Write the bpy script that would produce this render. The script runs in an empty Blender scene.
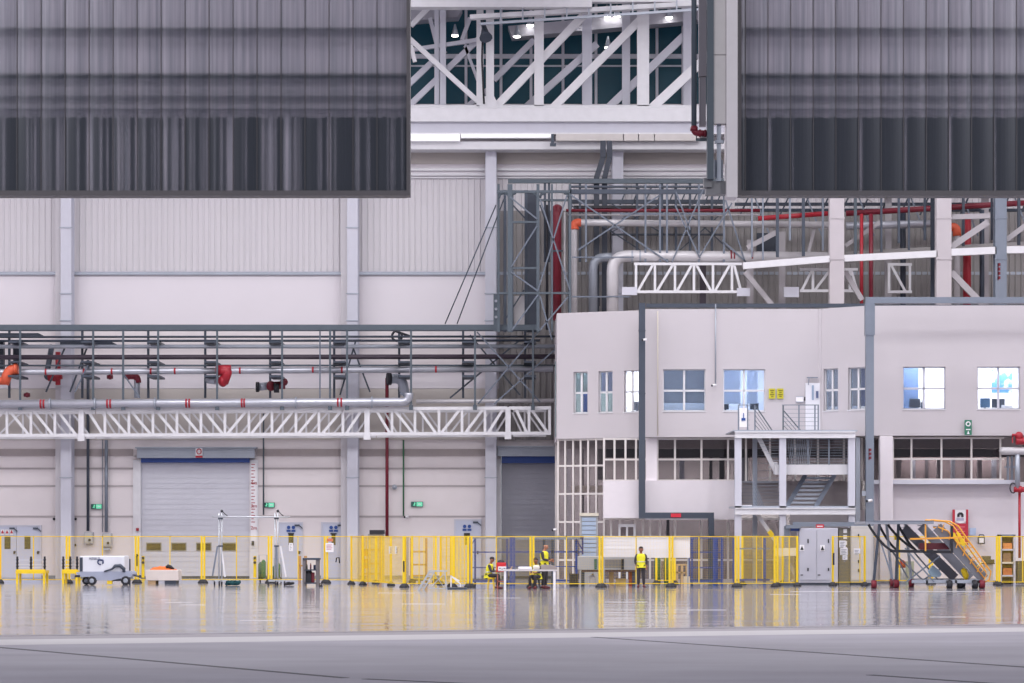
import bpy, math, random
from mathutils import Vector, Matrix
R = random.Random(7)
F = 2800.0; H = 2.2; HY = 535.0
C = bpy.context.scene.collection
OFF = {}
def PX(px, Y): return (px - 512.0) * Y / F
def PZ(py, Y): return H + (HY - py) * Y / F
def YF(py): return F * H / (py - HY)
def P(px, py, Y): return Vector((PX(px, Y), Y, PZ(py, Y)))
# ------------------------------------------------------------------ materials
def lin(c):
    c /= 255.0
    return c / 12.92 if c <= 0.04045 else ((c + 0.055) / 1.055) ** 2.4
def rgb(r, g, b): return (lin(r), lin(g), lin(b), 1)
MATS = {}
def mat(name, col, rough=0.5, metal=0.0, noise=0.08, scale=3.0, stretch=None, emit=0, bump=0.0, spec=0.5):
    m = bpy.data.materials.new(name); m.use_nodes = True
    nt = m.node_tree; b = nt.nodes['Principled BSDF']
    c = rgb(*col)
    b.inputs['Roughness'].default_value = rough
    b.inputs['Metallic'].default_value = metal
    b.inputs['Specular IOR Level'].default_value = spec
    if emit:
        b.inputs['Emission Color'].default_value = c
        b.inputs['Emission Strength'].default_value = emit
    tc = nt.nodes.new('ShaderNodeTexCoord'); mp = nt.nodes.new('ShaderNodeMapping')
    nt.links.new(tc.outputs['Object'], mp.inputs['Vector'])
    if stretch: mp.inputs['Scale'].default_value = stretch
    n = nt.nodes.new('ShaderNodeTexNoise'); n.inputs['Scale'].default_value = scale; n.inputs['Detail'].default_value = 4
    nt.links.new(mp.outputs[0], n.inputs['Vector'])
    mx = nt.nodes.new('ShaderNodeMixRGB')
    nt.links.new(n.outputs['Fac'], mx.inputs['Fac'])
    mx.inputs['Color1'].default_value = tuple(x * (1 - noise) for x in c[:3]) + (1,)
    mx.inputs['Color2'].default_value = tuple(min(1, x * (1 + noise)) for x in c[:3]) + (1,)
    nt.links.new(mx.outputs[0], b.inputs['Base Color'])
    if bump:
        bp = nt.nodes.new('ShaderNodeBump'); bp.inputs['Strength'].default_value = bump; bp.inputs['Distance'].default_value = 0.05
        nt.links.new(n.outputs['Fac'], bp.inputs['Height']); nt.links.new(bp.outputs[0], b.inputs['Normal'])
    MATS[name] = m
    return m
def glass(name, col, alpha, rough=0.03):
    # see-through tinted pane: transparent tint with a fresnel mirror on top
    m = bpy.data.materials.new(name); m.use_nodes = True
    nt = m.node_tree; nt.nodes.clear()
    o = nt.nodes.new('ShaderNodeOutputMaterial'); t = nt.nodes.new('ShaderNodeBsdfTransparent')
    g = nt.nodes.new('ShaderNodeBsdfGlossy'); mx = nt.nodes.new('ShaderNodeMixShader'); fr = nt.nodes.new('ShaderNodeFresnel')
    n = nt.nodes.new('ShaderNodeTexNoise'); n.inputs['Scale'].default_value = 0.6
    cr = nt.nodes.new('ShaderNodeMixRGB'); nt.links.new(n.outputs['Fac'], cr.inputs['Fac'])
    c = [x * alpha for x in rgb(*col)[:3]]
    cr.inputs['Color1'].default_value = tuple(x * 0.93 for x in c) + (1,); cr.inputs['Color2'].default_value = tuple(c) + (1,)
    nt.links.new(cr.outputs[0], t.inputs['Color'])
    fr.inputs['IOR'].default_value = 1.5; g.inputs['Roughness'].default_value = rough
    nt.links.new(fr.outputs[0], mx.inputs['Fac']); nt.links.new(t.outputs[0], mx.inputs[1]); nt.links.new(g.outputs[0], mx.inputs[2])
    nt.links.new(mx.outputs[0], o.inputs['Surface'])
    MATS[name] = m
    return m
white = mat('white_paint', (220, 219, 224), 0.45)
facade_m = mat('facade_plaster', (194, 188, 193), 0.7, noise=0.03, scale=0.8)
cream = mat('cream_paint', (214, 206, 190), 0.5)
wall_up = mat('ribbed_cladding', (210, 206, 211), 0.55, noise=0.04, scale=0.5, stretch=(1, 1, 0.1))
wall_mid = mat('smooth_cladding', (228, 222, 228), 0.6, noise=0.03, scale=0.4)
wall_low = mat('lower_wall_panels', (226, 218, 220), 0.6, noise=0.06, scale=0.7, bump=0.6)
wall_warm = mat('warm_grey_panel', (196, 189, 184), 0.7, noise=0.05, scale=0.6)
lav = mat('lavender_grey_steel', (202, 202, 214), 0.4, noise=0.04)
galv = mat('galvanised_steel', (168, 174, 186), 0.35, 0.35, noise=0.12, scale=1.2)
pipe_m = mat('silver_lagging', (186, 188, 198), 0.3, 0.5, noise=0.15, scale=1.5)
pipe_w = mat('pale_lagging', (196, 193, 197), 0.4, 0.2, noise=0.15, scale=1.2)
steelg = mat('grey_green_steel', (82, 92, 102), 0.5, 0.1)
steeld = mat('dark_blue_grey_steel', (66, 74, 88), 0.5, 0.1)
steell = mat('light_blue_grey_steel', (124, 132, 146), 0.45, 0.2)
hangm = mat('hanger_steel', (104, 112, 126), 0.45, 0.1)
dark = mat('dark_rubber', (38, 38, 46), 0.6)
darkpipe = mat('dark_pipe', (60, 50, 62), 0.45)
ductm = mat('dark_duct', (48, 54, 68), 0.5)
redp = mat('red_pipe', (165, 32, 48), 0.4)
redd = mat('dark_red_pipe', (118, 24, 44), 0.4)
orange = mat('orange_fitting', (222, 98, 66), 0.45)
yellow = mat('yellow_paint', (246, 210, 34), 0.4, noise=0.05)
yellow_w = mat('yellow_wire', (244, 208, 50), 0.4, noise=0.05)
blue = mat('blue_paint', (40, 68, 138), 0.45)
blued = mat('blue_rail', (26, 62, 136), 0.5)
greyd = mat('shutter_grey', (206, 206, 216), 0.45, noise=0.04)
greyd2 = mat('shutter_dark_grey', (152, 152, 164), 0.45, noise=0.04)
silver = mat('bare_aluminium', (200, 204, 210), 0.3, 0.5)
concr = mat('soffit_concrete', (176, 168, 168), 0.8)
dkroom = mat('room_grey', (168, 162, 164), 0.8)
roomblue = mat('room_blue_grey', (178, 190, 210), 0.8)
roomwhite = mat('room_white', (236, 238, 244), 0.8)
def cloth(name, col):
    m = mat(name, col, 0.9); nt = m.node_tree; b = nt.nodes['Principled BSDF']; o = nt.nodes['Material Output']
    t = nt.nodes.new('ShaderNodeBsdfTranslucent'); x = nt.nodes.new('ShaderNodeMixShader'); x.inputs[0].default_value = .55
    nt.links.new(b.inputs['Base Color'].links[0].from_socket, t.inputs['Color']); nt.links.new(b.outputs[0], x.inputs[1]); nt.links.new(t.outputs[0], x.inputs[2]); nt.links.new(x.outputs[0], o.inputs['Surface']); return m
blindm = cloth('blind_cloth', (196, 202, 214))
green = mat('green_paint', (48, 106, 74), 0.5)
greenb = mat('sign_green', (110, 210, 170), 0.5, emit=0.45)
dgreen = mat('sign_dark_green', (36, 92, 84), 0.5)
teal = mat('teal_cloth', (30, 78, 84), 0.9)
paper = mat('paper', (238, 236, 240), 0.8, noise=0.02)
signred = mat('sign_red', (190, 34, 52), 0.5)
signyel = mat('sign_yellow', (205, 196, 50), 0.5)
signblue = mat('sign_blue', (36, 76, 150), 0.5)
olive = mat('olive_machine', (98, 92, 70), 0.6)
wood = mat('raw_timber', (186, 140, 92), 0.7, noise=0.2, scale=4)
card = mat('cardboard', (200, 168, 130), 0.8)
orgcloth = mat('orange_cloth', (232, 118, 56), 0.9, noise=0.2, scale=9)
cabgrey = mat('cabinet_grey', (190, 190, 202), 0.45, noise=0.03)
machgrey = mat('machine_grey', (168, 168, 170), 0.5)
slatblue = mat('pale_blue_slats', (168, 184, 206), 0.5)
hivis = mat('hivis_yellow', (232, 224, 44), 0.7, noise=0.1, scale=20)
skin = mat('skin', (178, 124, 98), 0.6)
skin2 = mat('skin_tan', (150, 100, 78), 0.6)
trous = mat('dark_trousers', (58, 54, 58), 0.9)
sleeve = mat('dark_sleeve', (64, 60, 66), 0.9)
redcloth = mat('red_cloth', (186, 44, 48), 0.9)
hairm = mat('dark_hair', (36, 30, 30), 0.7)
shoe = mat('dark_red_shoe', (92, 26, 38), 0.6)
lampm = mat('lamp_glow', (255, 252, 244), 0.5, emit=14)
light_strip = mat('light_strip', (250, 248, 255), 0.5, emit=0.35)
redlit = mat('lit_red_sign', (206, 40, 60), 0.5, emit=0.12)
spandrel_m = mat('spandrel_plaster', (226, 219, 225), 0.65, noise=0.03)
win_glass = glass('window_glass', (244, 247, 250), 0.97)
low_glass = glass('tinted_glass', (226, 222, 224), 0.95)
teal_glass = mat('night_glass', (24, 76, 94), 0.4, noise=0.25, scale=0.35, spec=.3)
# ------------------------------------------------------------------ mesh builder
class MB:
    def __init__(s): s.v = []; s.f = []; s.sm = []
    def add(s, vs, fs, smooth=False):
        n = len(s.v); s.v += [Vector(v) for v in vs]; s.f += [tuple(i + n for i in f) for f in fs]; s.sm += [smooth] * len(fs); return s
    def box(s, x0, x1, y0, y1, z0, z1):
        vs = [(x, y, z) for z in (z0, z1) for y in (y0, y1) for x in (x0, x1)]
        return s.add(vs, [(0, 2, 3, 1), (4, 5, 7, 6), (0, 1, 5, 4), (2, 6, 7, 3), (0, 4, 6, 2), (1, 3, 7, 5)])
    def pbox(s, px0, py0, px1, py1, Y, d):     # front face at depth Y, thickness d going back
        return s.box(PX(px0, Y), PX(px1, Y), Y, Y + d, PZ(py1, Y), PZ(py0, Y))
    def bar(s, p, q, w, h=None, up=(0, 1, 0)):  # rectangular bar; w across, h along 'up'
        h = h or w; p = Vector(p); q = Vector(q); d = (q - p)
        if d.length < 1e-6: return s
        d.normalize(); u = Vector(up)
        if abs(d.dot(u)) > 0.98: u = Vector((1, 0, 0))
        a = d.cross(u).normalized(); b = a.cross(d).normalized()
        vs = [e + a * (w / 2 * i) + b * (h / 2 * j) for e in (p, q) for i, j in ((-1, -1), (1, -1), (1, 1), (-1, 1))]
        return s.add(vs, [(3, 2, 1, 0), (4, 5, 6, 7), (0, 1, 5, 4), (1, 2, 6, 5), (2, 3, 7, 6), (3, 0, 4, 7)])
    def ibar(s, p, q, w, h, t=0.02):           # I section: flanges w wide (across), depth h along Y
        p = Vector(p); q = Vector(q); k = Vector((0, h / 2, 0))
        s.bar(p - k, q - k, w, t); s.bar(p + k, q + k, w, t); s.bar(p, q, t, h); return s
    def tube(s, p, q, r, n=10, r2=None):
        return s.path([p, q], [r, r if r2 is None else r2], n)
    def path(s, pts, r, n=10):
        pts = [Vector(p) for p in pts]; rs = r if isinstance(r, (list, tuple)) else [r] * len(pts)
        rings = []; prev = None
        for i, p in enumerate(pts):
            d = (pts[min(i + 1, len(pts) - 1)] - pts[max(i - 1, 0)]).normalized()
            u = prev if prev is not None else (Vector((0, 0, 1)) if abs(d.z) < 0.9 else Vector((0, 1, 0)))
            a = d.cross(u)
            if a.length < 1e-4: a = d.cross(Vector((1, 0.2, 0)))
            a.normalize(); b = a.cross(d).normalized(); prev = b
            rings.append([p + (a * math.cos(t) + b * math.sin(t)) * rs[i] for t in [2 * math.pi * k / n for k in range(n)]])
        vs = [v for g in rings for v in g]; fs = []
        for i in range(len(pts) - 1):
            for k in range(n):
                fs.append((i * n + k, i * n + (k + 1) % n, (i + 1) * n + (k + 1) % n, (i + 1) * n + k))
        s.add(vs, fs, True)
        m = len(s.v) - len(vs)
        s.f.append(tuple(m + k for k in range(n))[::-1]); s.sm.append(False)
        s.f.append(tuple(m + (len(pts) - 1) * n + k for k in range(n))); s.sm.append(False)
        return s
    def prism(s, pts, d):                       # polygon pts (3D) extruded by vector d
        d = Vector(d); n = len(pts); vs = [Vector(p) for p in pts] + [Vector(p) + d for p in pts]
        fs = [tuple(range(n))[::-1], tuple(range(n, 2 * n))] + [(i, (i + 1) % n, n + (i + 1) % n, n + i) for i in range(n)]
        return s.add(vs, fs)
    def ball(s, c, rx, ry=None, rz=None, n=10, m=7):
        ry = ry or rx; rz = rz or rx; c = Vector(c)
        vs = [c + Vector((0, 0, rz))]
        for i in range(1, m):
            t = math.pi * i / m
            for k in range(n):
                a = 2 * math.pi * k / n
                vs.append(c + Vector((rx * math.sin(t) * math.cos(a), ry * math.sin(t) * math.sin(a), rz * math.cos(t))))
        vs.append(c - Vector((0, 0, rz))); fs = [(0, 1 + k, 1 + (k + 1) % n) for k in range(n)]
        for i in range(m - 2):
            for k in range(n):
                a = 1 + i * n; fs.append((a + k, a + n + k, a + n + (k + 1) % n, a + (k + 1) % n))
        L = len(vs) - 1; a = 1 + (m - 2) * n
        fs += [(L, a + (k + 1) % n, a + k) for k in range(n)]
        return s.add(vs, fs, True)
def elbow(a, c, b, r, n=6):   # rounded corner path a -> c -> b with bend radius r
    a, b, c = Vector(a), Vector(b), Vector(c); d1 = (a - c).normalized(); d2 = (b - c).normalized()
    p, q = c + d1 * r, c + d2 * r
    return [a] + [p * (1 - t) ** 2 + c * 2 * t * (1 - t) + q * t * t for t in [i / n for i in range(n + 1)]] + [b]
def build(name, mb, m, parent=None, label=None, bevel=0):
    off = OFF.get(parent.name, Vector()) if parent else Vector()
    me = bpy.data.meshes.new(name)
    me.from_pydata([v - off for v in mb.v], [], mb.f); me.update()
    me.polygons.foreach_set('use_smooth', mb.sm)
    me.materials.append(m)
    o = bpy.data.objects.new(name, me); C.objects.link(o)
    if parent: o.parent = parent
    OFF[o.name] = off.copy()
    if label: o['label'] = label
    if bevel:
        bv = o.modifiers.new('edge', 'BEVEL'); bv.width = bevel; bv.segments = 2; bv.limit_method = 'ANGLE'
    return o
def tag(o, label, cat, group=None, kind=None):
    o['label'] = label; o['category'] = cat
    if group: o['group'] = group
    if kind: o['kind'] = kind
    return o
def thing(name, label, cat, loc, group=None, kind=None):
    o = bpy.data.objects.new(name, None); C.objects.link(o); o.location = loc; o.empty_display_size = 0.2
    OFF[o.name] = Vector(loc)
    return tag(o, label, cat, group, kind)
def solo(name, mb, m, label, cat, group=None, kind=None, bevel=0):
    lo = [min(v[i] for v in mb.v) for i in range(3)]; hi = [max(v[i] for v in mb.v) for i in range(3)]
    off = Vector(((lo[0] + hi[0]) / 2, (lo[1] + hi[1]) / 2, lo[2]))
    mb2 = MB(); mb2.v = [v - off for v in mb.v]; mb2.f = mb.f; mb2.sm = mb.sm
    o = build(name, mb2, m, None, None, bevel); o.location = off; OFF[o.name] = off
    return tag(o, label, cat, group, kind)
def struct(name, mb, m):
    o = build(name, mb, m); o['kind'] = 'structure'; return o
def text(name, s, loc, size, m, parent=None, rot=(math.pi / 2, 0, 0), align='CENTER', spin=0):
    cu = bpy.data.curves.new(name, 'FONT'); cu.body = s; cu.size = size; cu.align_x = align; cu.align_y = 'CENTER'
    cu.extrude = 0.004
    t = bpy.data.objects.new(name, cu); dg = bpy.context.evaluated_depsgraph_get()
    C.objects.link(t); bpy.context.view_layer.update(); dg = bpy.context.evaluated_depsgraph_get()
    me = bpy.data.meshes.new_from_object(t.evaluated_get(dg)); bpy.data.objects.remove(t)
    me.transform(Matrix.Rotation(math.pi / 2, 4, 'X') @ Matrix.Rotation(spin, 4, 'Z')); me.materials.clear(); me.materials.append(m)
    o = bpy.data.objects.new(name, me); C.objects.link(o)
    off = OFF.get(parent.name, Vector()) if parent else Vector()
    o.location = Vector(loc) - off
    if parent: o.parent = parent
    OFF[o.name] = Vector(loc)
    return o
# ================================================================== SETTING
WY = 143.0
# floor materials
fm = mat('polished_floor', (156, 154, 162), 0.11, noise=0.06, scale=0.35, spec=0.6)
nt = fm.node_tree
mp2 = nt.nodes.new('ShaderNodeMapping'); tc2 = [n for n in nt.nodes if n.type == 'TEX_COORD'][0]
mp2.inputs['Scale'].default_value = (0.22, 0.3, 1); nt.links.new(tc2.outputs['Object'], mp2.inputs['Vector'])
n2 = nt.nodes.new('ShaderNodeTexNoise'); n2.inputs['Scale'].default_value = 1.3; n2.inputs['Detail'].default_value = 3
nt.links.new(mp2.outputs[0], n2.inputs['Vector'])
bp = nt.nodes.new('ShaderNodeBump'); bp.inputs['Strength'].default_value = 0.42; bp.inputs['Distance'].default_value = 0.1
rm = nt.nodes.new('ShaderNodeMapRange'); rm.inputs['To Min'].default_value = 0.05; rm.inputs['To Max'].default_value = 0.13; nt.links.new(n2.outputs['Fac'], rm.inputs['Value']); nt.links.new(rm.outputs[0], nt.nodes['Principled BSDF'].inputs['Roughness'])
nt.links.new(n2.outputs['Fac'], bp.inputs['Height']); nt.links.new(bp.outputs[0], nt.nodes['Principled BSDF'].inputs['Normal'])
apron_m = mat('apron_concrete', (142, 138, 150), 0.6, noise=0.26, scale=0.55, stretch=(.5, 1.0, 1), bump=0.05, spec=0.3)
strip_m = mat('threshold_concrete', (176, 172, 176), 0.6, noise=0.12, scale=0.3)
strip_d = mat('threshold_edge', (128, 122, 130), 0.5)
joint_m = mat('joint_sealant', (58, 56, 64), 0.7)
mark_m = mat('floor_paint', (228, 226, 230), 0.4)
def fl(px, py): y = YF(py); return Vector((PX(px, y), y, 0))
def line_at(a, b, x): t = (x - a.x) / (b.x - a.x); return Vector((x, a.y + (b.y - a.y) * t, 0))
a0, a1 = fl(0, 636.5), fl(1024, 625)
c0, c1 = fl(0, 639.6), fl(1024, 627.4)
b0, b1 = fl(0, 645), fl(1024, 631.5)
A0, A1 = line_at(a0, a1, -70), line_at(a0, a1, 70); B0, B1 = line_at(b0, b1, -70), line_at(b0, b1, 70); C0, C1 = line_at(c0, c1, -70), line_at(c0, c1, 70)
struct('floor', MB().prism([A0, A1, (70, 150, 0), (-70, 150, 0)], (0, 0, -0.3)), fm)
struct('trim_1', MB().prism([B0, B1, C1, C0], (0, 0, -0.3)), strip_m)
struct('trim_100', MB().prism([C0, C1, A1, A0], (0, 0, -0.3)), mat('threshold_grey', (132, 126, 134), .6))
struct('trim_2', MB().bar(A0 + Vector((0, 0.5, 0.002)), A1 + Vector((0, 0.5, 0.002)), .5, 0.006, (0, 0, 1)), strip_d)
struct('ground', MB().prism([(-70, -40, 0), (70, -40, 0), B1, B0], (0, 0, -0.3)), apron_m)
for i, (p, q) in enumerate((((-200, 618), (345, 678)), ((365, 679), (520, 686)), ((590, 632.5), (1080, 671)), ((870, 675), (1000, 684)))):
    p = fl(*p); q = fl(*q)
    if i == 0: p = line_at(b0, b1, -10.7)
    if i == 2: p = line_at(b0, b1, p.x)
    struct('trim_%d' % (3 + i), MB().bar(p + Vector((0, 0, 0.002)), q + Vector((0, 0, 0.002)), 0.16, 0.005, (0, 0, 1)), joint_m)
k = 7
for (x0, x1, py) in ((165, 192, 602.3), (160, 176, 600), (240, 275, 620.5), (180, 205, 605), (378, 415, 593), (402, 445, 604), (478, 520, 598), (605, 647, 602), (688, 726, 610), (770, 800, 594.5), (790, 990, 591.5), (930, 965, 617)):
    p, q = fl(x0, py), fl(x1, py)
    struct('trim_%d' % k, MB().box(p.x, q.x, p.y - 0.12, p.y + 0.12, 0, 0.004), mark_m); k += 1
# ceiling and side walls
struct('ceiling', MB().box(-46, 46, 64, 150, 31.2, 31.6), white)
struct('wall_left', MB().box(-46.3, -46, 64, 147, 0, 31.2), wall_mid)
struct('wall_right', MB().box(46, 46.3, 64, 147, 0, 31.2), wall_mid)
# back wall (below the clerestory) with its courses of cladding
def zz(py): return PZ(py, WY)
# roller-door openings
D1 = (141, 249.5, 458); D2 = (501, 565, 452)
def back_wall():
    m = MB(); z0, z1 = 0, zz(330)
    xs = [-46, PX(D1[0], WY), PX(D1[1], WY), PX(D2[0], WY), PX(D2[1], WY), 46]
    for i in range(5):
        if i in (1, 3): m.box(xs[i], xs[i + 1], WY, WY + 0.3, zz(D1[2] if i == 1 else D2[2]), z1)
        else: m.box(xs[i], xs[i + 1], WY, WY + 0.3, z0, z1)
    return m
struct('wall_back', back_wall(), wall_low)
struct('wall_back_upper', MB().box(-46, 46, WY, WY + 0.3, zz(330), zz(104)), wall_mid)
m = MB(); x = -46.0                                   # ribbed cladding sheet: one corrugated skin
prof = []
while x < 46:
    prof += [(x, 0.0), (x + 0.20, 0.0), (x + 0.23, -0.05), (x + 0.27, -0.05)]; x += 0.30
vs = [(x, WY - 0.02 + y, z) for z in (zz(271), zz(178)) for x, y in prof]; n = len(prof)
m.add(vs, [(i, i + 1, n + i + 1, n + i) for i in range(n - 1)])
struct('wall_back_cladding', m, wall_up)
m = MB().box(-46, 46, WY - 0.16, WY, zz(275), zz(272)); struct('trim_%d' % k, m, galv); k += 1
m = MB().box(-46, 46, WY - 0.08, WY, zz(388.5), zz(366)); struct('trim_%d' % k, m, wall_mid); k += 1
m = MB().box(-46, 46, WY - 0.06, WY, zz(440), zz(389)); struct('trim_%d' % k, m, wall_warm); k += 1
seam = mat('panel_seam', (178, 170, 172), 0.7)
for py in (468.5, 486, 516.5):                          # seams of the lower panels
    xs = [-512 + 512 - 60, 133, 257, 496]
    m = MB()
    for p0, p1 in ((-60, 133), (257, 496)): m.pbox(p0, py - 0.9, p1, py + 0.9, WY - 0.03, 0.03)
    struct('trim_%d' % k, m, seam); k += 1
m = MB()
for p0, p1 in ((-60, 133), (257, 496)): m.pbox(p0, 449, p1, 456, WY - 0.05, 0.05)
struct('trim_%d' % k, m, mat('painted_shade_band', (164, 154, 154), .7)); k += 1  # darker strip painting in the shade under the lattice trusses
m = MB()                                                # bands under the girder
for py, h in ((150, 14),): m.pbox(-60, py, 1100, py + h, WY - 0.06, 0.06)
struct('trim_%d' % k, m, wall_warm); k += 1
m = MB()
for py, h in ((168, 2.6), (173, 2.6), (177, 1.2)): m.pbox(-60, py, 1100, py + h, WY - 0.16, 0.16)
struct('trim_%d' % k, m, white); k += 1
m = MB()
for p0, p1 in ((-60, 133), (257, 496)): m.pbox(p0, 575.5, p1, 578.2, WY - 0.05, 0.05)
struct('baseboard_back', m, steell)
# right-hand back wall above the office is duller ribbed sheet
m = MB(); xs = [PX(499, 142.6) + 0.3 * i for i in range(125)]
vs = []
for z in (zz(440), zz(211)):
    for x in xs: vs += [(x, 142.88, z), (x + 0.22, 142.88, z), (x + 0.24, 142.80, z), (x + 0.28, 142.80, z)]
n = len(xs) * 4
struct('wall_back_sheeting', MB().add(vs, [(i, i + 1, n + i + 1, n + i) for i in range(n - 1)]), mat('dull_ribbed_sheet', (148, 144, 144), 0.6, noise=0.05, scale=0.5))
# clerestory window above the girder
tri = []
GY = 146.0
m = MB(); fr = MB()
m.box(-46, 46, GY, GY + 0.03, PZ(112, GY), PZ(-20, GY))
pn = struct('window_1', fr.pbox(-400, 54, 1400, 58.5, GY - 0.1, 0.1).pbox(-400, 65, 1400, 66.6, GY - 0.1, 0.1), lav)
for px in list(range(-40, 411, 32)) + [436, 466, 501, 531, 563, 596, 628, 657, 683] + list(range(715, 1100, 32)):
    fr.pbox(px - 1.4, -20, px + 1.4, 112, GY - 0.12, 0.12)
bpy.data.objects.remove(pn)
pn = struct('window_1', fr, lav); build('pane', m, teal_glass, pn)
struct('wall_back_sill', MB().box(-46, 46, WY, GY + 0.3, PZ(112, WY) - 0.4, PZ(112, WY)), white)
nm = mat('night_dark', (16, 34, 40), 0.8)
struct('night_backdrop', MB().box(-46, 46, GY + 2.5, GY + 2.8, 20, 32), nm)  # unseen dark backdrop added behind the glass in place of night sky
# lintel girder: four stacked members
def beam(name, px0, py0, px1, py1, Y, d, m_, label, cat='beam', group=None):
    return solo(name, MB().pbox(px0, py0, px1, py1, Y, d), m_, label, cat, group, 'thing', 0.02)
beam('box_girder', -200, 108, 1300, 121.5, 140.6, 1.2, white, 'white box girder running under the dark clerestory glass')
beam('runway_beam', -200, 122, 1300, 133, 140.9, 0.9, lav, 'lavender grey beam slung below the white box girder')
g = thing('strip_light', 'bright white continuous light strip under the overhead girder', 'light', P(550, 141, 140.7))
build('housing', MB().pbox(-200, 132.6, 1300, 134, 140.8, 0.9), white, g)
for a, b, y_ in ((300, 460, 140.6), (461, 552, 137.5)): build('diffuser', MB().pbox(a, 134, b, y_, 140.75, 0.3), light_strip, g)
for a, b in ((556, 623), (624, 638), (639, 654), (655, 700)): build('cover', MB().pbox(a, 134, b, 140.6, 140.7, 0.35), mat('cover_beige', (206, 200, 198), .6), g)
beam('soffit_beam', -200, 141.2, 1300, 149.5, 141.2, 1.2, white, 'pale lower beam carrying the strip light above the ribbed wall')
solo('beam_hanger', MB().pbox(551, 134, 554, 145, 140.6, 0.1).pbox(550, 143, 556, 146, 140.55, 0.15), steeld, 'small dark hook hanger on the light strip beam', 'hanger')
# roof steelwork in the open bay
t = thing('roof_truss', 'white steel roof truss with diagonal braces before the dark clerestory glass', 'truss', P(550, 108, 141.2))
TY = 141.2
build('bottom_chord', MB().pbox(-100, 105, 1150, 109, TY, 0.5), white, t)
for i, (px, w, Y) in enumerate(((437, 5, 142.4), (443, 6, 142.2), (480, 7, TY), (490, 8, TY), (539, 9.5, TY), (587, 10, 142.4), (626, 8, 142.6), (643, 12, TY), (688, 10, 142.4), (352, 9, TY), (745, 9, TY))):
    build('post', MB().ibar(P(px, 106.5, Y + .2), P(px, -30, Y + .2), w * .05, 0.35, 0.05), white if Y < 142 else lav, t)
for (x0, y0, x1, y1, w, Y) in ((400, 30, 485, 108, 5, TY), (495, 108, 583, 16, 8, TY), (553, 108, 640, 20, 8, TY), (650, 110, 740, 26, 9, TY),
        (408, 107, 482, 36, 6, 142.6), (405, 88, 445, 50, 6, 142.6), (465, 46, 482, 92, 3, 142.6), (430, 18, 437, 46, 4, 142.6), (462, 40, 470, 18, 4, 142.6), (411, 50, 478, 40, 4, 142.3), (494, 80, 534, 40, 6, 142.6), (523, 110, 597, 44, 7, 142.6), (604, 112, 684, 36, 8, 142.6), (411, 26, 428, 8, 5, TY), (411, 45, 415, 62, 4, TY), (463, 110, 490, 88, 5, 142.3)):
    build('brace', MB().bar(P(x0, y0, Y + .2), P(x1, y1, Y + .2), w * .05, 0.22), white if Y < 142 else lav, t)
for k_ in range(5):
    for x_ in (352 - 100 * (k_ + 1), 745 + 100 * k_):
        if x_ != 745: build('post', MB().ibar(P(x_, 106.5, TY + .2), P(x_, -30, TY + .2), .45, .35, .05), white, t)
        build('brace', MB().bar(P(x_ + 8, 108, TY + .2), P(x_ + 92, 20, TY + .2), .4, .22), white, t)
build('gusset_plate', MB().prism([P(478, 108, TY - .05), P(500, 108, TY - .05), P(494, 96, TY - .05), P(484, 96, TY - .05)], (0, .05, 0)), white, t)
t = thing('roof_gutter', 'white slanted steel gutter with hanger rods under the hangar roof', 'gutter', P(590, 20, 139.5))
build('channel', MB().bar(P(470, 17.5, 139.8), P(720, 2.5, 139.8), 0.22, 0.45), white, t)
build('rail', MB().bar(P(480, 24, 139.4), P(720, 8, 139.4), 0.12, 0.12), galv, t)
for i in range(9): build('hanger_rod', MB().pbox(500 + i * 22, 8 - i, 501.5 + i * 22, 22 - i * 1.3, 139.35, .08), galv, t)
beam('eaves_beam', 300, -8, 592, 7, 139, 0.8, white, 'bright white eaves beam at the very top of the open bay')
beam('eaves_sheet', 588, -10, 720, 2, 139.6, 0.5, white, 'short white eaves panel beside the upright door mullion')
roofp = mat('roof_sheet', (176, 174, 186), 0.5)
for i, (pts, lab) in enumerate((([(405, 9), (462, 9), (458, 17), (405, 21)], 'pale grey roof sheet left of the truss post, below the eaves beam'),
                 ([(508, 26), (700, 8), (700, 20), (512, 37)], 'long grey roof sheet with two paired lamps behind the gutter'))):
    solo('roof_sheet', MB().prism([P(x, y, 143.2) for x, y in pts], (0, 1.2, 0)), roofp, lab, 'roof sheet')
solo('speaker_horn', MB().path([P(484, 26, 140.6), P(485, 33, 140.4), P(486, 38, 140.2)], [.1, .2, .34], 10).tube(P(481, 18, 140.6), P(483, 30, 140.6), .05), steeld, 'dark loudspeaker horn on the truss post near the roof', 'speaker')
solo('safety_cable', MB().path([P(483, 20, 140.9), P(482, 60, 140.9), P(484, 104, 140.9)], .05, 6), dark, 'thin dark cable hanging down the truss post', 'cable')
for i, (px, py, lab) in enumerate(((455, 34, 'round glowing lamp left of the truss post behind the braces'), (530, 24, 'round glowing lamp just right of the truss post'), (517, 35, 'glowing lamp at the tip of the long roof sheet'), (607, 14.5, 'left lamp of the close pair under the roof sheet'), (617, 14.5, 'right lamp of the close pair under the roof sheet'), (608, 46, 'glowing lamp low behind the diagonal braces'), (669, 16, 'glowing lamp nearest the upright door mullion'), (586, 25, 'glowing lamp above the leaning middle brace'))):
    c = P(px, py, 142.9)
    g = thing('high_bay_lamp', lab, 'lamp', c, 'lamps under the hangar roof')
    build('glow_disc', MB().tube(c + Vector((0, 0, -.06)), c + Vector((0, 0, -.12)), .16, 14), lampm, g)
    build('housing', MB().path([c + Vector((0, 0, .5)), c + Vector((0, 0, .2)), c + Vector((0, 0, -.06))], [.04, .12, .19], 14), galv, g)
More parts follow.
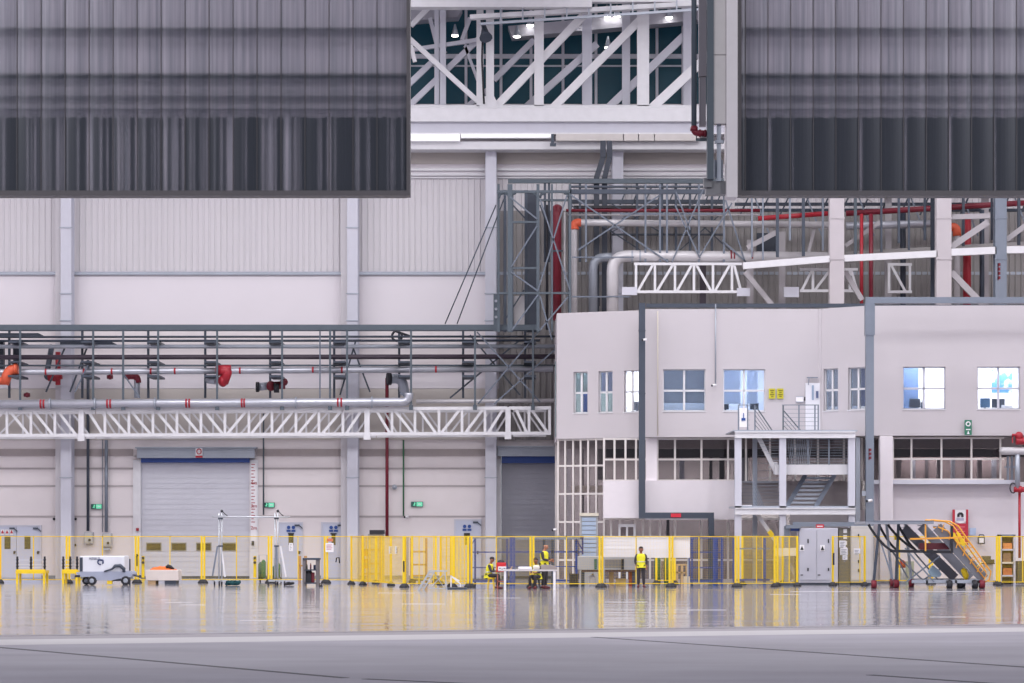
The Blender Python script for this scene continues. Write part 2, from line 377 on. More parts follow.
# wall columns
for i, (px, top, lab) in enumerate(((66, 100, 'white steel wall column behind the white trolley, left end'), (352.5, 100, 'white steel wall column rising beside the two single doors'), (491, 150, 'white steel wall column left of the darker roller door'), (618, 150, 'pale wall column behind the dark ducts above the office'))):
    Y = 141.95
    g = thing('wall_column', lab, 'column', (PX(px, Y), Y + .4, 0), 'steel columns along the back wall', 'thing')
    x = PX(px, Y); zt = PZ(top, Y); zb = 0 if px < 600 else 12.5
    build('flange', MB().box(x - .27, x + .27, Y, Y + .04, zb, zt), lav, g); build('flange', MB().box(x - .3, x + .3, Y + .8, Y + .84, zb, zt), lav, g)
    build('web', MB().box(x - .03, x + .03, Y + .04, Y + .8, zb, zt), lav, g)
    for py in (227, 293, 320, 477):
        if PZ(py, Y) > zb: build('splice_band', MB().box(x - .33, x + .33, Y - .05, Y - .0, PZ(py + 1, Y), PZ(py, Y)), galv, g)
    if px < 400: build('side_cover', MB().box(x - .62, x - .3, Y + .5, Y + .8, zb, zt), wall_up, g)
# ================================================================== HANGAR DOOR LEAVES (raised) AND MULLION
DY = 61.6
dm = bpy.data.materials.new('door_sheet'); dm.use_nodes = True
nt = dm.node_tree; nt.nodes.clear()
o_ = nt.nodes.new('ShaderNodeOutputMaterial'); df = nt.nodes.new('ShaderNodeBsdfDiffuse'); tr = nt.nodes.new('ShaderNodeBsdfTranslucent'); gl = nt.nodes.new('ShaderNodeBsdfGlossy')
m1 = nt.nodes.new('ShaderNodeMixShader'); m2 = nt.nodes.new('ShaderNodeMixShader')
tc = nt.nodes.new('ShaderNodeTexCoord'); mpn = nt.nodes.new('ShaderNodeMapping'); mpn.inputs['Scale'].default_value = (9, 1, 0.18)
nz = nt.nodes.new('ShaderNodeTexNoise'); nz.inputs['Scale'].default_value = 1.3; nz.inputs['Detail'].default_value = 5
cr = nt.nodes.new('ShaderNodeValToRGB'); cr.color_ramp.elements[0].position = .3; cr.color_ramp.elements[1].position = .7
cr.color_ramp.elements[0].color = rgb(120, 120, 131); cr.color_ramp.elements[1].color = rgb(164, 157, 169)
nt.links.new(tc.outputs['Object'], mpn.inputs[0]); nt.links.new(mpn.outputs[0], nz.inputs['Vector']); nt.links.new(nz.outputs['Fac'], cr.inputs[0])
nt.links.new(cr.outputs[0], tr.inputs['Color']); df.inputs['Color'].default_value = rgb(96, 101, 111); gl.inputs['Roughness'].default_value = .3; gl.inputs['Color'].default_value = rgb(150, 152, 160)
m1.inputs[0].default_value = .62; nt.links.new(df.outputs[0], m1.inputs[1]); nt.links.new(tr.outputs[0], m1.inputs[2])
m2.inputs[0].default_value = .06; nt.links.new(m1.outputs[0], m2.inputs[1]); nt.links.new(gl.outputs[0], m2.inputs[2]); nt.links.new(m2.outputs[0], o_.inputs['Surface'])
girt_slat_m = mat('door_liner', (84, 90, 102), 0.6)
framem = mat('door_frame', (92, 88, 92), 0.5)
def leaf(name, lab, px0, px1, joints, light, closed_left):
    top = -260
    t = thing(name, lab, 'hangar door', P((px0 + px1) / 2, 195, DY), kind='thing')
    edges = [px0] + joints + [px1]
    for i in range(len(edges) - 1):
        a, b = edges[i], edges[i + 1]
        xa, xb = PX(a, DY), PX(b, DY); z0, z1 = PZ(191, DY), PZ(top, DY)
        n = 12; prof = []
        for j in range(n + 1):
            u = j / n
            prof.append((xa + (xb - xa) * u, DY + 0.02 - 0.012 * math.sin(math.pi * u) + (0.006 if j % 2 else 0)))
        build('door_panel', MB().add([(x, y, z) for z in (z0, z1) for x, y in prof], [(j, j + 1, n + 2 + j, n + 1 + j) for j in range(n)], True), dm, t)
    s = MB()
    for a in joints: s.box(PX(a, DY) - .007, PX(a, DY) + .007, DY - .004, DY + .04, PZ(191, DY), PZ(top, DY))
    build('standing_seam', s, framem, t)
    build('bottom_rail', MB().pbox(px0 + (3.5 if closed_left else 0), 190.5, px1 - (0 if closed_left else 3.5), 195.5, DY - .05, .5), framem, t)
    if closed_left: build('edge_rail', MB().pbox(px0, top, px0 + 3.5, 195, DY - .05, .5), framem, t)
    else: build('edge_rail', MB().pbox(px1 - 3.5, top, px1, 195, DY - .05, .5), framem, t)
    for py, h, d in ((28, 4.5, .05), (75, 7, .05), (95, 2, .02), (108, 2, .02), (-30, 6, .05), (-90, 6, .05)):
        build('girt', MB().pbox(px0, py - h / 2 + 1, px1, py + h / 2 + 1, DY + .06, .25), girt_slat_m, t)
    # unseen upright slats added to block light, gaps shaped as bright streaks
    s = MB(); x = px0 + 2; rr = random.Random(len(joints))
    while x < px1 - 1:
        w = rr.uniform(.6, 1.9)
        cov = light(x)
        if rr.random() < cov: s.pbox(x, 116.5 + rr.uniform(0, 1.5), min(x + w, px1), 191, DY + .045, .02)
        x += w
    build('liner', s, girt_slat_m, t)
    return t
def cov_l(x):
    for a, b, c in ((43, 64, .35), (66, 69, .1), (87, 89, .1), (96, 104, .7), (113, 137, .45), (139, 160, .6), (163, 178, .3), (178, 190, .8), (190, 206, .6), (226, 234, .12), (234, 256, .75), (262, 276, .3), (284, 301, .35), (326, 330, .6), (390, 397, .6)):
        if a <= x <= b: return c
    return .93
def cov_r(x):
    for a in (769, 792, 860, 882, 904.5, 949, 994, 1015.5):
        if a - .8 <= x <= a + 1: return .3
    return .998
leaf('hangar_door', 'raised left hangar door of grey upright sheets, streaky lower half', -60, 410, [-55 + 24 * i for i in range(3)] + [17 + 24 * i for i in range(16)], cov_l, False)
leaf('hangar_door', 'raised right hangar door of dark smooth sheets, beyond the mullion', 738, 1090, [745.5 + 22.6 * i for i in range(15)], cov_r, True)
struct('wall_front', MB().box(-46, 46, 62.5, 63.5, PZ(-262, DY), 31.6), wall_mid)
t = thing('door_mullion', 'pale upright door mullion with grey posts between the raised doors', 'mullion', P(722, 197, 61.2))
for y0_, y1_ in ((-200, 54.5), (55.2, 123.5)): build('cover_panel', MB().pbox(713.5, y0_, 727, y1_, 61.0, .3), mat('mullion_beige', (200, 195, 195), .5), t)
build('edge_strip', MB().pbox(726.5, -200, 737.5, 197, 60.95, .6), mat('mullion_white', (226, 220, 223), .5), t)
build('post', MB().pbox(707.5, -200, 713.8, 179, 60.95, .3), steelg, t)
build('guide_rail', MB().pbox(699, -200, 706.5, 76, 61.3, .2).pbox(699.5, 77, 706, 126, 61.35, .2), mat('guide_grey', (150, 144, 152), .5), t)
build('lock_block', MB().pbox(706, 181, 727, 194, 61.2, .4).pbox(704, 178, 712, 187, 61.1, .3), mat('lock_grey', (128, 128, 132), .5), t)
b_ = build('slide_rod', MB().pbox(717, 124, 721, 181, 61.15, .08).pbox(715, 140, 724, 143, 61.1, .15).pbox(714, 160, 723, 178, 61.25, .1), galv, t)
t = thing('hydrant_drop', 'grey vertical pipe ending in a dark red elbow beside the mullion', 'pipe', P(694, 138, 61.2))
build('pipe', MB().tube(P(694, -200, 61.2), P(694, 128, 61.2), .058, 12), steelg, t)
build('elbow', MB().path(elbow(P(694, 126, 61.2), P(694, 133, 61.2), P(707, 133.5, 61.2), .09), .07, 12).tube(P(694, 127, 61.2), P(694, 131, 61.2), .085).tube(P(699, 133.4, 61.2), P(701, 133.4, 61.2), .09).tube(P(704, 133.4, 61.2), P(706, 133.4, 61.2), .085), redd, t)
build('bracket', MB().pbox(696, 138, 708, 141, 61.25, .05).pbox(696, 133, 697, 140, 61.25, .05), steelg, t)
# ================================================================== PIPE BRIDGE TRUSSES (left)
def chordY(px): return 410.3 - 2.4 * px / 556.0
def lattice(name, lab, x0, x1, diags, verts, Y, Yb, ends=(), group='white lattice trusses under the pipe rack'):
    # diags: list of (xa, xb, dir) ; dir '/' or '\\'
    t = thing(name, lab, 'truss', globals()['P']((x0 + x1) / 2, 437, Y), group)
    for dx, yy, mm in ((0, Y, white), (.3 if x1 < 520 else -.2, Yb, white)):
        P0 = globals()['P']
        def P(px, py, y): v = P0(px, py, Y); v.y = yy; v.x += dx; return v
        build('top_chord', MB().bar(P(x0, chordY(x0), yy), P(x1, chordY(x1), yy), .16, .16), mm, t)
        build('bottom_chord', MB().bar(P(x0, chordY(x0) + 25.3, yy), P(x1, chordY(x1) + 25.3, yy), .16, .16), mm, t)
        for v in verts: build('upright', MB().bar(P(v, chordY(v), yy), P(v, chordY(v) + 25, yy), .13 if yy == Y else .09, .1), mm, t)
        for xa, xb, d in diags:
            ya, yb = chordY(xa), chordY(xb)
            p, q = (P(xa, ya + 25, yy), P(xb, yb + 1, yy)) if d == '/' else (P(xa, ya + 1, yy), P(xb, yb + 25, yy))
            build('diagonal', MB().bar(p, q, .13 if yy == Y else .09, .1), mm, t)
    P = P0
    for v in verts[::2]:
        build('cross_tie', MB().bar(P(v, chordY(v) + 25.3, Y), P(v, chordY(v) + 25.3, Yb), .1), white, t)
    for e in ends: build('end_post', MB().pbox(e - 2.6, chordY(e) - 1, e + 2.6, chordY(e) + 30, Y - .12, .3).pbox(e - 3.4, chordY(e) + 25, e + 3.4, chordY(e) + 31, Y - .16, .4), white, t)
    return t
LY, LB = 138.6, 141.4
lattice('lattice_truss', 'white lattice truss reaching the left edge, ends at the first node post', -70, 81, [(-42, -24, '/'), (-20, 4, '/'), (10, 29, '\\'), (34, 53, '\\'), (58, 76, '\\')], [-44, -20, 7, 31, 55], LY, LB, (81,))
lattice('lattice_truss', 'longest white lattice truss, crossing above the lighter roller door', 82, 367, [(88, 103, '\\'), (107, 127, '\\'), (131, 151, '\\'), (156, 176, '\\'), (180, 200, '\\'), (204, 223, '\\'), (227, 247, '/'), (251, 270, '/'), (275, 294, '/'), (298, 318, '/'), (322, 342, '/'), (346, 362, '/')], [105, 129, 153, 177, 201, 225, 249, 272, 296, 319, 343], LY, LB, (367,))
lattice('lattice_truss', 'white lattice truss between two node posts, over the green exit sign', 368, 507, [(376, 390, '\\'), (394, 413, '\\'), (419, 436, '\\'), (441, 460, '/'), (465, 483, '/'), (488, 503, '/')], [392, 415, 439, 462, 485], LY, LB, (508,))
lattice('lattice_truss', 'short white lattice truss meeting the office block corner', 509, 551, [(516, 527, '\\'), (531, 548, '\\')], [529, 549.5], LY, LB)
# ------------------------------------------------------------------ pipe rack (gallery)
GYF, GYB = 138.2, 140.6
t = thing('pipe_rack', 'long grey steel pipe rack with thin hangers above the white trusses', 'pipe rack', P(270, 410, GYF))
build('top_beam', MB().pbox(-70, 324.6, 538, 330, GYF, .25), steelg, t)
build('support_beam', MB().pbox(-70, 327, 538, 331, GYB, .2), steeld, t)
for px in (20, 93, 123, 158, 217, 282, 330, 347, 411, 475, 533, -20, -50):
    build('hanger', MB().pbox(px - 1, 329, px + 1, 409, GYF + .02, .1).pbox(px - 2, 405, px + 2, 410, GYF, .14), steelg, t)
for px in (9, 82, 148, 205, 270, 334, 399, 463, 525, -55):
    fb = MB().pbox(px - 1, 331, px + 1.2, 398, GYB + .05, .14)
    build('portal_post', fb, steeld, t)
    build('rung', MB().pbox(px - 1, 341, px + 11, 342.6, GYF + .1, 2.4).pbox(px - 1, 361, px + 11, 362.6, GYF + .1, 2.4).pbox(px - 1, 375, px + 11, 377, GYF + .1, 2.4), steeld, t)
for (a, b, c, d) in ((477, 332, 540, 402), (478, 404, 540, 330), (494, 404, 560, 345), (412, 404, 400, 392), (75, 392, 88, 365), (122, 372, 140, 398), (320, 404, 320, 330)):
    build('brace', MB().bar(P(a, b, GYF + .3), P(c, d, GYF + .3), .07), hangm, t)
for (a, b, c, d) in ((470, 335, 520, 395), (450, 398, 520, 340), (46, 392, 66, 345), (70, 392, 90, 340), (340, 395, 356, 340), (352, 345, 370, 392)):
    build('brace', MB().bar(P(a, b, GYB), P(c, d, GYB), .08), steeld, t)
grp = 'pipes and trays on the left pipe rack'
def pipe(name, pts, r, m_, lab, group=grp, n=12, bands=(), bm=None, Y=None, cat='pipe', fl=()):
    t = thing(name, lab, cat, pts[0], group)
    build('run', MB().path(pts, r, n), m_, t)
    for px, py in bands:
        build('band', MB().tube(P(px - .9, py, Y), P(px + .9, py, Y), r + .012, n), bm or redp, t)
    for px, py in fl:
        build('flange', MB().tube(P(px - .8, py, Y), P(px + .8, py, Y), r + .07, n), galv, t)
    return t
pipe('slim_pipe', [P(-70, 337, 139.4), P(556, 336.5, 139.4)], .055, steeld, 'uppermost thin dark pipe on the left rack, just under its top beam')
pipe('slim_pipe', [P(-70, 341, 139.2), P(540, 340.5, 139.2)], .06, steeld, 'second thin dark pipe from the top of the left rack')
pipe('slim_pipe', [P(-70, 346.6, 139.2), P(556, 346.4, 139.2)], .1, galv, 'pale grey pipe running above the thick dark maroon pipe')
pipe('maroon_pipe', [P(-70, 357.4, 139.0), P(556, 356.6, 139.0)], .12, darkpipe, 'thick dark maroon pipe across the middle of the left rack')
pipe('slim_pipe', [P(-70, 365.6, 139.0), P(556, 365.4, 139.0)], .045, steelg, 'thin grey conduit resting on the bright silver sprinkler pipe')
s = pipe('sprinkler_pipe', [P(-70, 372.4, 138.9), P(0, 372.2, 138.9), P(553, 368.8, 138.9)], .15, pipe_m, 'silver lagged pipe with narrow red rings below the maroon pipe', bands=((46, 372), (84, 371.8), (112, 371.5), (151, 371.3), (175, 371), (240, 370.7), (313, 370), (342, 370), (436, 369.4)), bm=redp, Y=138.9)
v = build('orange_elbow', MB().path(elbow(P(18, 369, 138.6), P(9, 370, 138.6), P(4, 384, 138.6), .3), .26, 12).tube(P(14, 369, 138.6), P(17, 369, 138.6), .3).tube(P(-2, 381, 138.6), P(7, 381, 138.6), .2), orange, s, 'orange elbow')
v = build('red_valve', MB().path(elbow(P(218, 371, 138.6), P(228, 371, 138.6), P(223.5, 383, 138.6), .15), .24, 12).tube(P(216, 369, 138.6), P(231, 369, 138.6), .2).ball(P(223, 381, 138.6), .25, .25, .3), redp, s, 'red valve')
build('valve_stub', MB().tube(P(208, 380, 139.3), P(217, 381, 138.8), .18), galv, s)
s = pipe('supply_pipe', [P(-70, 404.5, 138.3), P(300, 402.7, 138.3)] + elbow(P(301, 402.7, 138.3), P(409, 402, 138.3), P(409, 393, 138.3), .35)[1:], .215, pipe_m, 'thickest silver pipe with paired red rings, lying on the white trusses', Y=138.3,
     bands=((41, 404), (44, 404), (107.5, 403.8), (110.5, 403.8), (186.5, 403.3), (189.5, 403.3), (242, 403), (244.5, 403), (338, 402.4), (341.5, 402.4)), fl=((50, 404), (95, 403.8), (155, 403.4), (296, 402.7), (372, 402.2)))
pipe('drain_pipe', [P(416, 401.5, 139.4), P(556, 400.5, 139.4)], .1, pipe_w, 'pale pipe continuing right of the thick silver pipe end')
# rear risers and valves behind the rack
s = thing('fire_riser', 'red valve pipe before the leftmost wall column, behind the rack', 'pipe', P(57, 385, 141.2), 'valve pipes behind the left rack')
build('riser', MB().tube(P(58, 385, 141.2), P(58, 352, 141.2), .13), redp, s); build('valve_body', MB().tube(P(48, 378, 141.2), P(62, 376, 141.2), .17).ball(P(55, 377, 141.2), .24), redp, s); build('elbow', MB().path(elbow(P(48, 378, 141.2), P(46, 378, 141.2), P(52, 345, 141.5), .2), .14), steeld, s)
for (px, py, lab) in ((27, 395, 'small red hand wheel valve near the left edge'), (110, 377, 'small red coupling right of the dark conduit')):
    solo('gate_valve', MB().tube(P(px - 3, py, 141), P(px + 3, py, 141), .1).ball(P(px, py, 140.9), .13).tube(P(px, py - 2.5, 141), P(px, py + 2.5, 141), .07), redd, lab, 'valve')
s = thing('branch_elbow', 'short pipe with dark end and red elbow, left of the round red valves', 'pipe', P(135, 400, 140.9), 'valve pipes behind the left rack')
build('drop', MB().tube(P(137, 398, 140.9), P(137, 380, 140.9), .15), galv, s); build('elbow', MB().path(elbow(P(138, 383, 140.9), P(137, 376, 140.9), P(126, 376, 140.9), .2), .17).ball(P(128, 376, 140.9), .2), redd, s)
s = thing('twin_valve', 'pair of red valves with dark round ends on a short pipe', 'valve', P(270, 392, 140.6), 'valve pipes behind the left rack')
build('stub', MB().tube(P(258, 387, 140.6), P(268, 386, 140.6), .2, 14), galv, s); build('valve_body', MB().tube(P(268, 386, 140.6), P(285, 385, 140.6), .2, 14).ball(P(271, 386, 140.5), .26).ball(P(284, 382, 140.5), .2), redd, s); build('end_cap', MB().tube(P(256, 387, 140.5), P(259, 387, 140.5), .26, 14).tube(P(274, 388, 140.3), P(279, 388, 140.3), .24, 14), dark, s)
s = thing('return_bend', 'grey swan-neck pipe bend above the end of the thick silver pipe', 'pipe', P(398, 400, 140.4), 'valve pipes behind the left rack')
build('bend', MB().path(elbow(P(388, 379, 140.2), P(402, 378, 140.4), P(405, 395, 140.4), .4), .25, 14), galv, s); build('mouth', MB().tube(P(387, 379, 140.15), P(391, 379, 140.2), .31, 14), dark, s); build('drop', MB().tube(P(387, 398, 140.5), P(387, 378, 140.5), .09), redd, s)
solo('hose_loop', MB().path([P(397 + 5 * math.cos(a), 336 + 5 * math.sin(a), 139.9) for a in [i * .45 - .5 for i in range(12)]] + [P(412, 337, 139.9)], .06, 8), dark, 'black hose loop hanging under the rack beam', 'hose')
for (x0, x1, y0, lab) in ((-20, 46, 333, 'dark flat duct at the left end of the rack, under the top beam'), (60, 120, 342, 'dark flat cable tray before the leftmost wall column')):
    solo('flat_duct', MB().prism([P(x0, y0, 140), P(x1 - 8, y0, 140), P(x1, y0 + 4, 140), P(x0, y0 + 4, 140)], (0, .8, 0)), ductm, lab, 'duct')
for i, (px, w, y0, y1) in enumerate(((1.5, 4, 340, 375), (16, 6, 342, 372))):
    solo('upright_duct', MB().pbox(px - w / 2, y0, px + w / 2, y1, 141, .4), ductm, ('narrow' if i == 0 else 'wide') + ' dark upright duct at the left end of the rack', 'duct')
# ------------------------------------------------------------------ conduits and pipes down the lower wall
def vertical(name, px, y0, y1, Y, r, m_, lab, cat='pipe', grp='conduits on the lower back wall'):
    return solo(name, MB().tube(P(px, y0, Y), P(px, y1, Y), r, 10), m_, lab, cat, grp)
vertical('conduit', 88, 360, 531, 142.75, .075, steeld, 'dark conduit dropping to the left grey switch box')
vertical('conduit', 106.3, 440, 532, 142.75, .085, steell, 'pale grey conduit dropping to the right grey switch box')
vertical('conduit', 102.5, 440, 532, 142.85, .02, steell, 'very thin wire beside the pale grey conduit')
vertical('conduit', 263.5, 400, 515, 142.8, .04, steelg, 'thin grey conduit right of the measuring scale')
vertical('conduit', 403.5, 440, 516, 142.8, .04, green, 'thin green conduit ending at a small wall camera')
vertical('red_wall_pipe', 387, 396, 537, 142.5, .085, redd, 'dark red pipe down the wall between column and green conduit')
for px, y0, y1, lab in ((88.5, 532, 544, 'grey wall switch box under the dark conduit'), (107, 533, 547, 'grey wall switch box with dark knob under the pale conduit')):
    t = thing('switch_box', lab, 'switch box', P(px, y1, 142.7), 'grey boxes on the lower wall')
    build('case', MB().pbox(px - 4.5, y0, px + 4.5, y1, 142.7, .3), mat('box_grey', (178, 178, 184), .5), t, None, .02)
    build('door', MB().pbox(px - 3.6, y0 + 1.2, px + 3.6, y1 - 1.2, 142.66, .05), mat('box_door', (190, 188, 186), .5), t)
    build('knob', MB().tube(P(px + 1, y1 - 4, 142.67), P(px + 1, y1 - 4, 142.6), .07), dark, t)
    if px > 100: build('lower_box', MB().pbox(px - 4, 548, px + 3, 550, 142.7, .2), galv, t)
for px, py, lab in ((54, 519, 'small dark round sensor left of the leftmost column'), (75.5, 519, 'small dark round sensor right of the leftmost column'), (75, 545, 'small dark sensor low beside the leftmost column')):
    solo('wall_sensor', MB().ball(P(px, py, 142.85), .07).tube(P(px, py, 142.85), P(px, py, 143), .04), dark, lab, 'sensor', 'dark sensors on the lower wall')
def camera_dome(px, py, Y, lab, s=1):
    t = thing('security_camera', lab, 'camera', P(px, py, Y), 'security cameras')
    build('body', MB().tube(P(px - 2.2 * s, py, Y - .24), P(px + 1.4 * s, py - .6, Y - .1), .055 * s), paper, t)
    build('lens', MB().tube(P(px - 2.6 * s, py + .1, Y - .27), P(px - 2.1 * s, py, Y - .235), .05 * s), dark, t)
    build('bracket', MB().bar(P(px + 1.4 * s, py - .6, Y - .1), P(px + 1.4 * s, py - .6, Y + .1), .04), galv, t)
camera_dome(407, 517, 142.9, 'small white security camera at the foot of the green conduit')
solo('wall_bell', MB().tube(P(394.5, 487, 142.95), P(394.5, 487, 142.75), .13, 14).ball(P(394.5, 487, 142.75), .1), galv, 'round grey bell on the wall right of the red pipe', 'bell')
# ------------------------------------------------------------------ roller doors
def roller(idx, x0, x1, ybox0, yblue0, ytop, lab, slat, win):
    d = thing('door_%d' % idx, lab, 'roller door', (PX((x0 + x1) / 2, WY), WY, 0), kind='structure')
    Y = WY + .12; s = MB(); n = 22; z0, z1 = 0.02, PZ(ytop, WY)
    for i in range(n):
        a = z0 + (z1 - z0) * i / n; b = z0 + (z1 - z0) * (i + 1) / n
        s.box(PX(x0, WY), PX(x1, WY), Y, Y + .06, a + .012, b - .012); s.box(PX(x0, WY), PX(x1, WY), Y + .02, Y + .05, b - .012, b + .012)
    build('shutter', s, slat, d)
    c = MB(); c.pbox(x0 - 4, ybox0, x1 + 5, yblue0, WY - .55, .5)
    for i in range(4): c.pbox(x0 - 4, ybox0 + 1 + i * 2.4, x1 + 5, ybox0 + 2 + i * 2.4, WY - .59, .05)
    c.pbox(x0 - 6, ybox0 - 1, x1 + 7, ybox0 + .3, WY - .65, .64).pbox(x0 - 8, yblue0 - 2, x0 - 4, ybox0 + 8, WY - .5, .5)
    build('coil_box', c, galv, d)
    build('blue_bar', MB().pbox(x0, yblue0, x1, ytop, WY - .3, .36), blued, d)
    for (a, b, y0, y1) in win:
        w = build('window', MB().pbox(a - 1, y0 - 1, b + 1, y1 + 1, WY + .09, .04), mat('vision_frame', (150, 148, 140), .5), d)
        build('pane', MB().pbox(a, y0, b, y1, WY + .07, .03), mat('vision_pane', (92, 84, 58), .15), w)
    build('jamb', MB().pbox(x0 - 8, ybox0 + 12, x0 - .3, 578, WY - .12, .4), white, d)
    build('jamb', MB().pbox(x1 + .3, ybox0 + 12, x1 + 8.5, 578, WY - .12, .4), white, d)
    build('bottom_seal', MB().box(PX(x0, WY), PX(x1, WY), WY + .08, WY + .2, 0, .1), steeld, d)
    return d
d = roller(1, 141, 249.5, 448, 458, 462.5, 'light grey roller door with four small windows and blue top bar', greyd, ((147, 160.5, 543.5, 550), (172, 185.5, 543.5, 550), (197, 210.5, 543.5, 550), (222, 235.5, 543.5, 550)))
sg = thing('prohibition_sign', 'small white sign with red ring on the lighter roller door box', 'sign', P(199, 457, 142.35))
build('plate', MB().pbox(195.5, 448, 202.5, 455.5, 142.36, .03), paper, sg); build('ring', MB().path([P(199 + 2.2 * math.cos(a), 451.5 + 2.6 * math.sin(a), 142.34) for a in [i * .45 for i in range(15)]], .025, 6), signred, sg)
build('caption', MB().pbox(195.5, 455.8, 202.5, 457.6, 142.35, .03), signred, sg)
d2 = roller(2, 501.5, 562, 447, 456, 463, 'darker grey roller door beside the office block, blue top bar', greyd2, ())
t = thing('height_scale', 'white height scale with red marks on the roller door jamb', 'scale', P(253.6, 560, 142.86))
build('board', MB().pbox(250.8, 463, 256.6, 548, 142.85, .03), paper, t)
tk = MB()
for i in range(19): tk.pbox(251.3, 464 + i * 3.2, 253.6 if i % 2 else 255, 464.7 + i * 3.2, 142.83, .02)
build('scale_marks', tk, redp, t)
for s_, py in (('4m', 483), ('3m', 506), ('2m', 528)): text('numeral', s_, P(253.8, py, 142.82), .26, redp, t)
sl = solo('call_point', MB().pbox(251.5, 541, 254, 545.5, 142.7, .1).tube(P(252.7, 542.5, 142.7), P(252.7, 542.5, 142.62), .06), steeld, 'small control box low on the measuring scale jamb', 'control box')
for px, lab in ((137.2, 'red button box on the left jamb of the lighter roller door'),):
    solo('button_box', MB().pbox(136, 528, 138.6, 531, 142.75, .1).tube(P(137.3, 529.5, 142.75), P(137.3, 529.5, 142.66), .06), redp, lab, 'button')
for px, lab in ((143, 'yellow post with two dark sensors left of the orange topped crate'), (254.8, 'yellow post with two dark sensors beside the green hose trolley')):
    Y = 142.3; t = thing('sensor_post', lab, 'post', (PX(px, Y), Y, 0), 'yellow sensor posts at the roller door')
    build('post', MB().pbox(px - 1.4, 556, px + 1.4, 577.6, Y, .12), yellow, t)
    for py in (558, 562.5): build('sensor', MB().tube(P(px, py, Y), P(px, py, Y - .12), .07), dark, t)
# ------------------------------------------------------------------ personnel doors in the back wall
blued2 = mat('leaf_lavender', (196, 200, 218), 0.45, noise=0.03)
def pdoor(idx, x0, x1, ytop, lab, wins, signs, m_=None):
    d = thing('door_%d' % idx, lab, 'door', (PX((x0 + x1) / 2, WY), WY, 0), kind='structure')
    build('frame', MB().pbox(x0 - 1.4, ytop - 1.4, x1 + 1.4, ytop, WY - .1, .12).pbox(x0 - 1.4, ytop, x0, 578, WY - .1, .12).pbox(x1, ytop, x1 + 1.4, 578, WY - .1, .12), lav, d)
    mid = (x0 + x1) / 2
    leafs = ((x0, mid - .15), (mid + .15, x1)) if len(wins) > 1 else ((x0, x1),)
    for (a, b) in leafs:
        l = build('leaf', MB().pbox(a, ytop, b, 577.8, WY - .07, .06), m_ or blued2, d)
        build('handle', MB().pbox(b - 3, 551, b - 1.6, 554, WY - .14, .08).pbox(b - 3, 551.4, b - .6, 552.2, WY - .16, .05), dark, l)
        build('closer', MB().pbox(b - 7, ytop + 1, b - 2, ytop + 2.6, WY - .16, .1).bar(P(b - 3, ytop + 1.4, WY - .17), P(b + 1, ytop + 5, WY - .17), .05), steeld, l)
    for (a, b, y0, y1) in wins: build('window', MB().pbox(a, y0, b, y1, WY - .09, .03), mat('wired_glass', (96, 90, 66), .15), d)
    return d
pdoor(3, -7, 40, 526.5, 'double lavender grey door with two narrow windows at the left edge', ((4.5, 10.5, 536, 549), (24.5, 30.5, 536, 549)), 0)
for px, lab in ((2.5, 'first red warning triangle on the double door, from the left'), (7, 'middle red warning triangle on the double door'), (11.5, 'third red warning triangle on the double door, from the left')):
    sg = thing('warning_sign', lab, 'sign', P(px, 535, 142.9), 'warning triangles on the double door')
    build('plate', MB().pbox(px - 1.8, 529.5, px + 1.8, 535, 142.89, .02), paper, sg); build('triangle', MB().prism([P(px - 1.5, 533.4, 142.87), P(px + 1.5, 533.4, 142.87), P(px, 530, 142.87)], (0, .02, 0)), signred, sg)
pdoor(4, 280, 301.5, 523.5, 'single door with blue signs, behind the yellow fence by the mast stand', ((288.5, 293.5, 534, 545),), 1)
pdoor(5, 322.5, 344.5, 523.5, 'single door with blue signs and papers beside the wall column', ((331.5, 335.5, 534, 545),), 1)
pdoor(6, 455.5, 480, 520.5, 'single door with blue signs left of the darker roller door', ((464, 470, 534, 545),), 1)
for i, (px, lab) in enumerate(((291, 'by the mast stand'), (333.5, 'beside the wall column'), (467, 'left of the darker roller door'))):
    for s, sd in ((-2.4, 'left'), (2.4, 'right')):
        py = 528 if i < 2 else 527
        sg = thing('mandatory_sign', '%s round blue sign on the single door %s' % (sd, lab), 'sign', P(px + s, py + 4, 142.9), 'round blue signs on the single doors')
        build('disc', MB().tube(P(px + s, py - .6, 142.88), P(px + s, py - .6, 142.9), .09, 14), signblue, sg); build('caption', MB().pbox(px + s - 2, py + 1.8, px + s + 2, py + 3.8, 142.88, .02), signblue, sg)
    solo('door_plate', MB().pbox(px - 3, 533, px + 3, 534.4, 142.86, .03), dark, 'dark name plate above the window of the door ' + lab, 'plate')
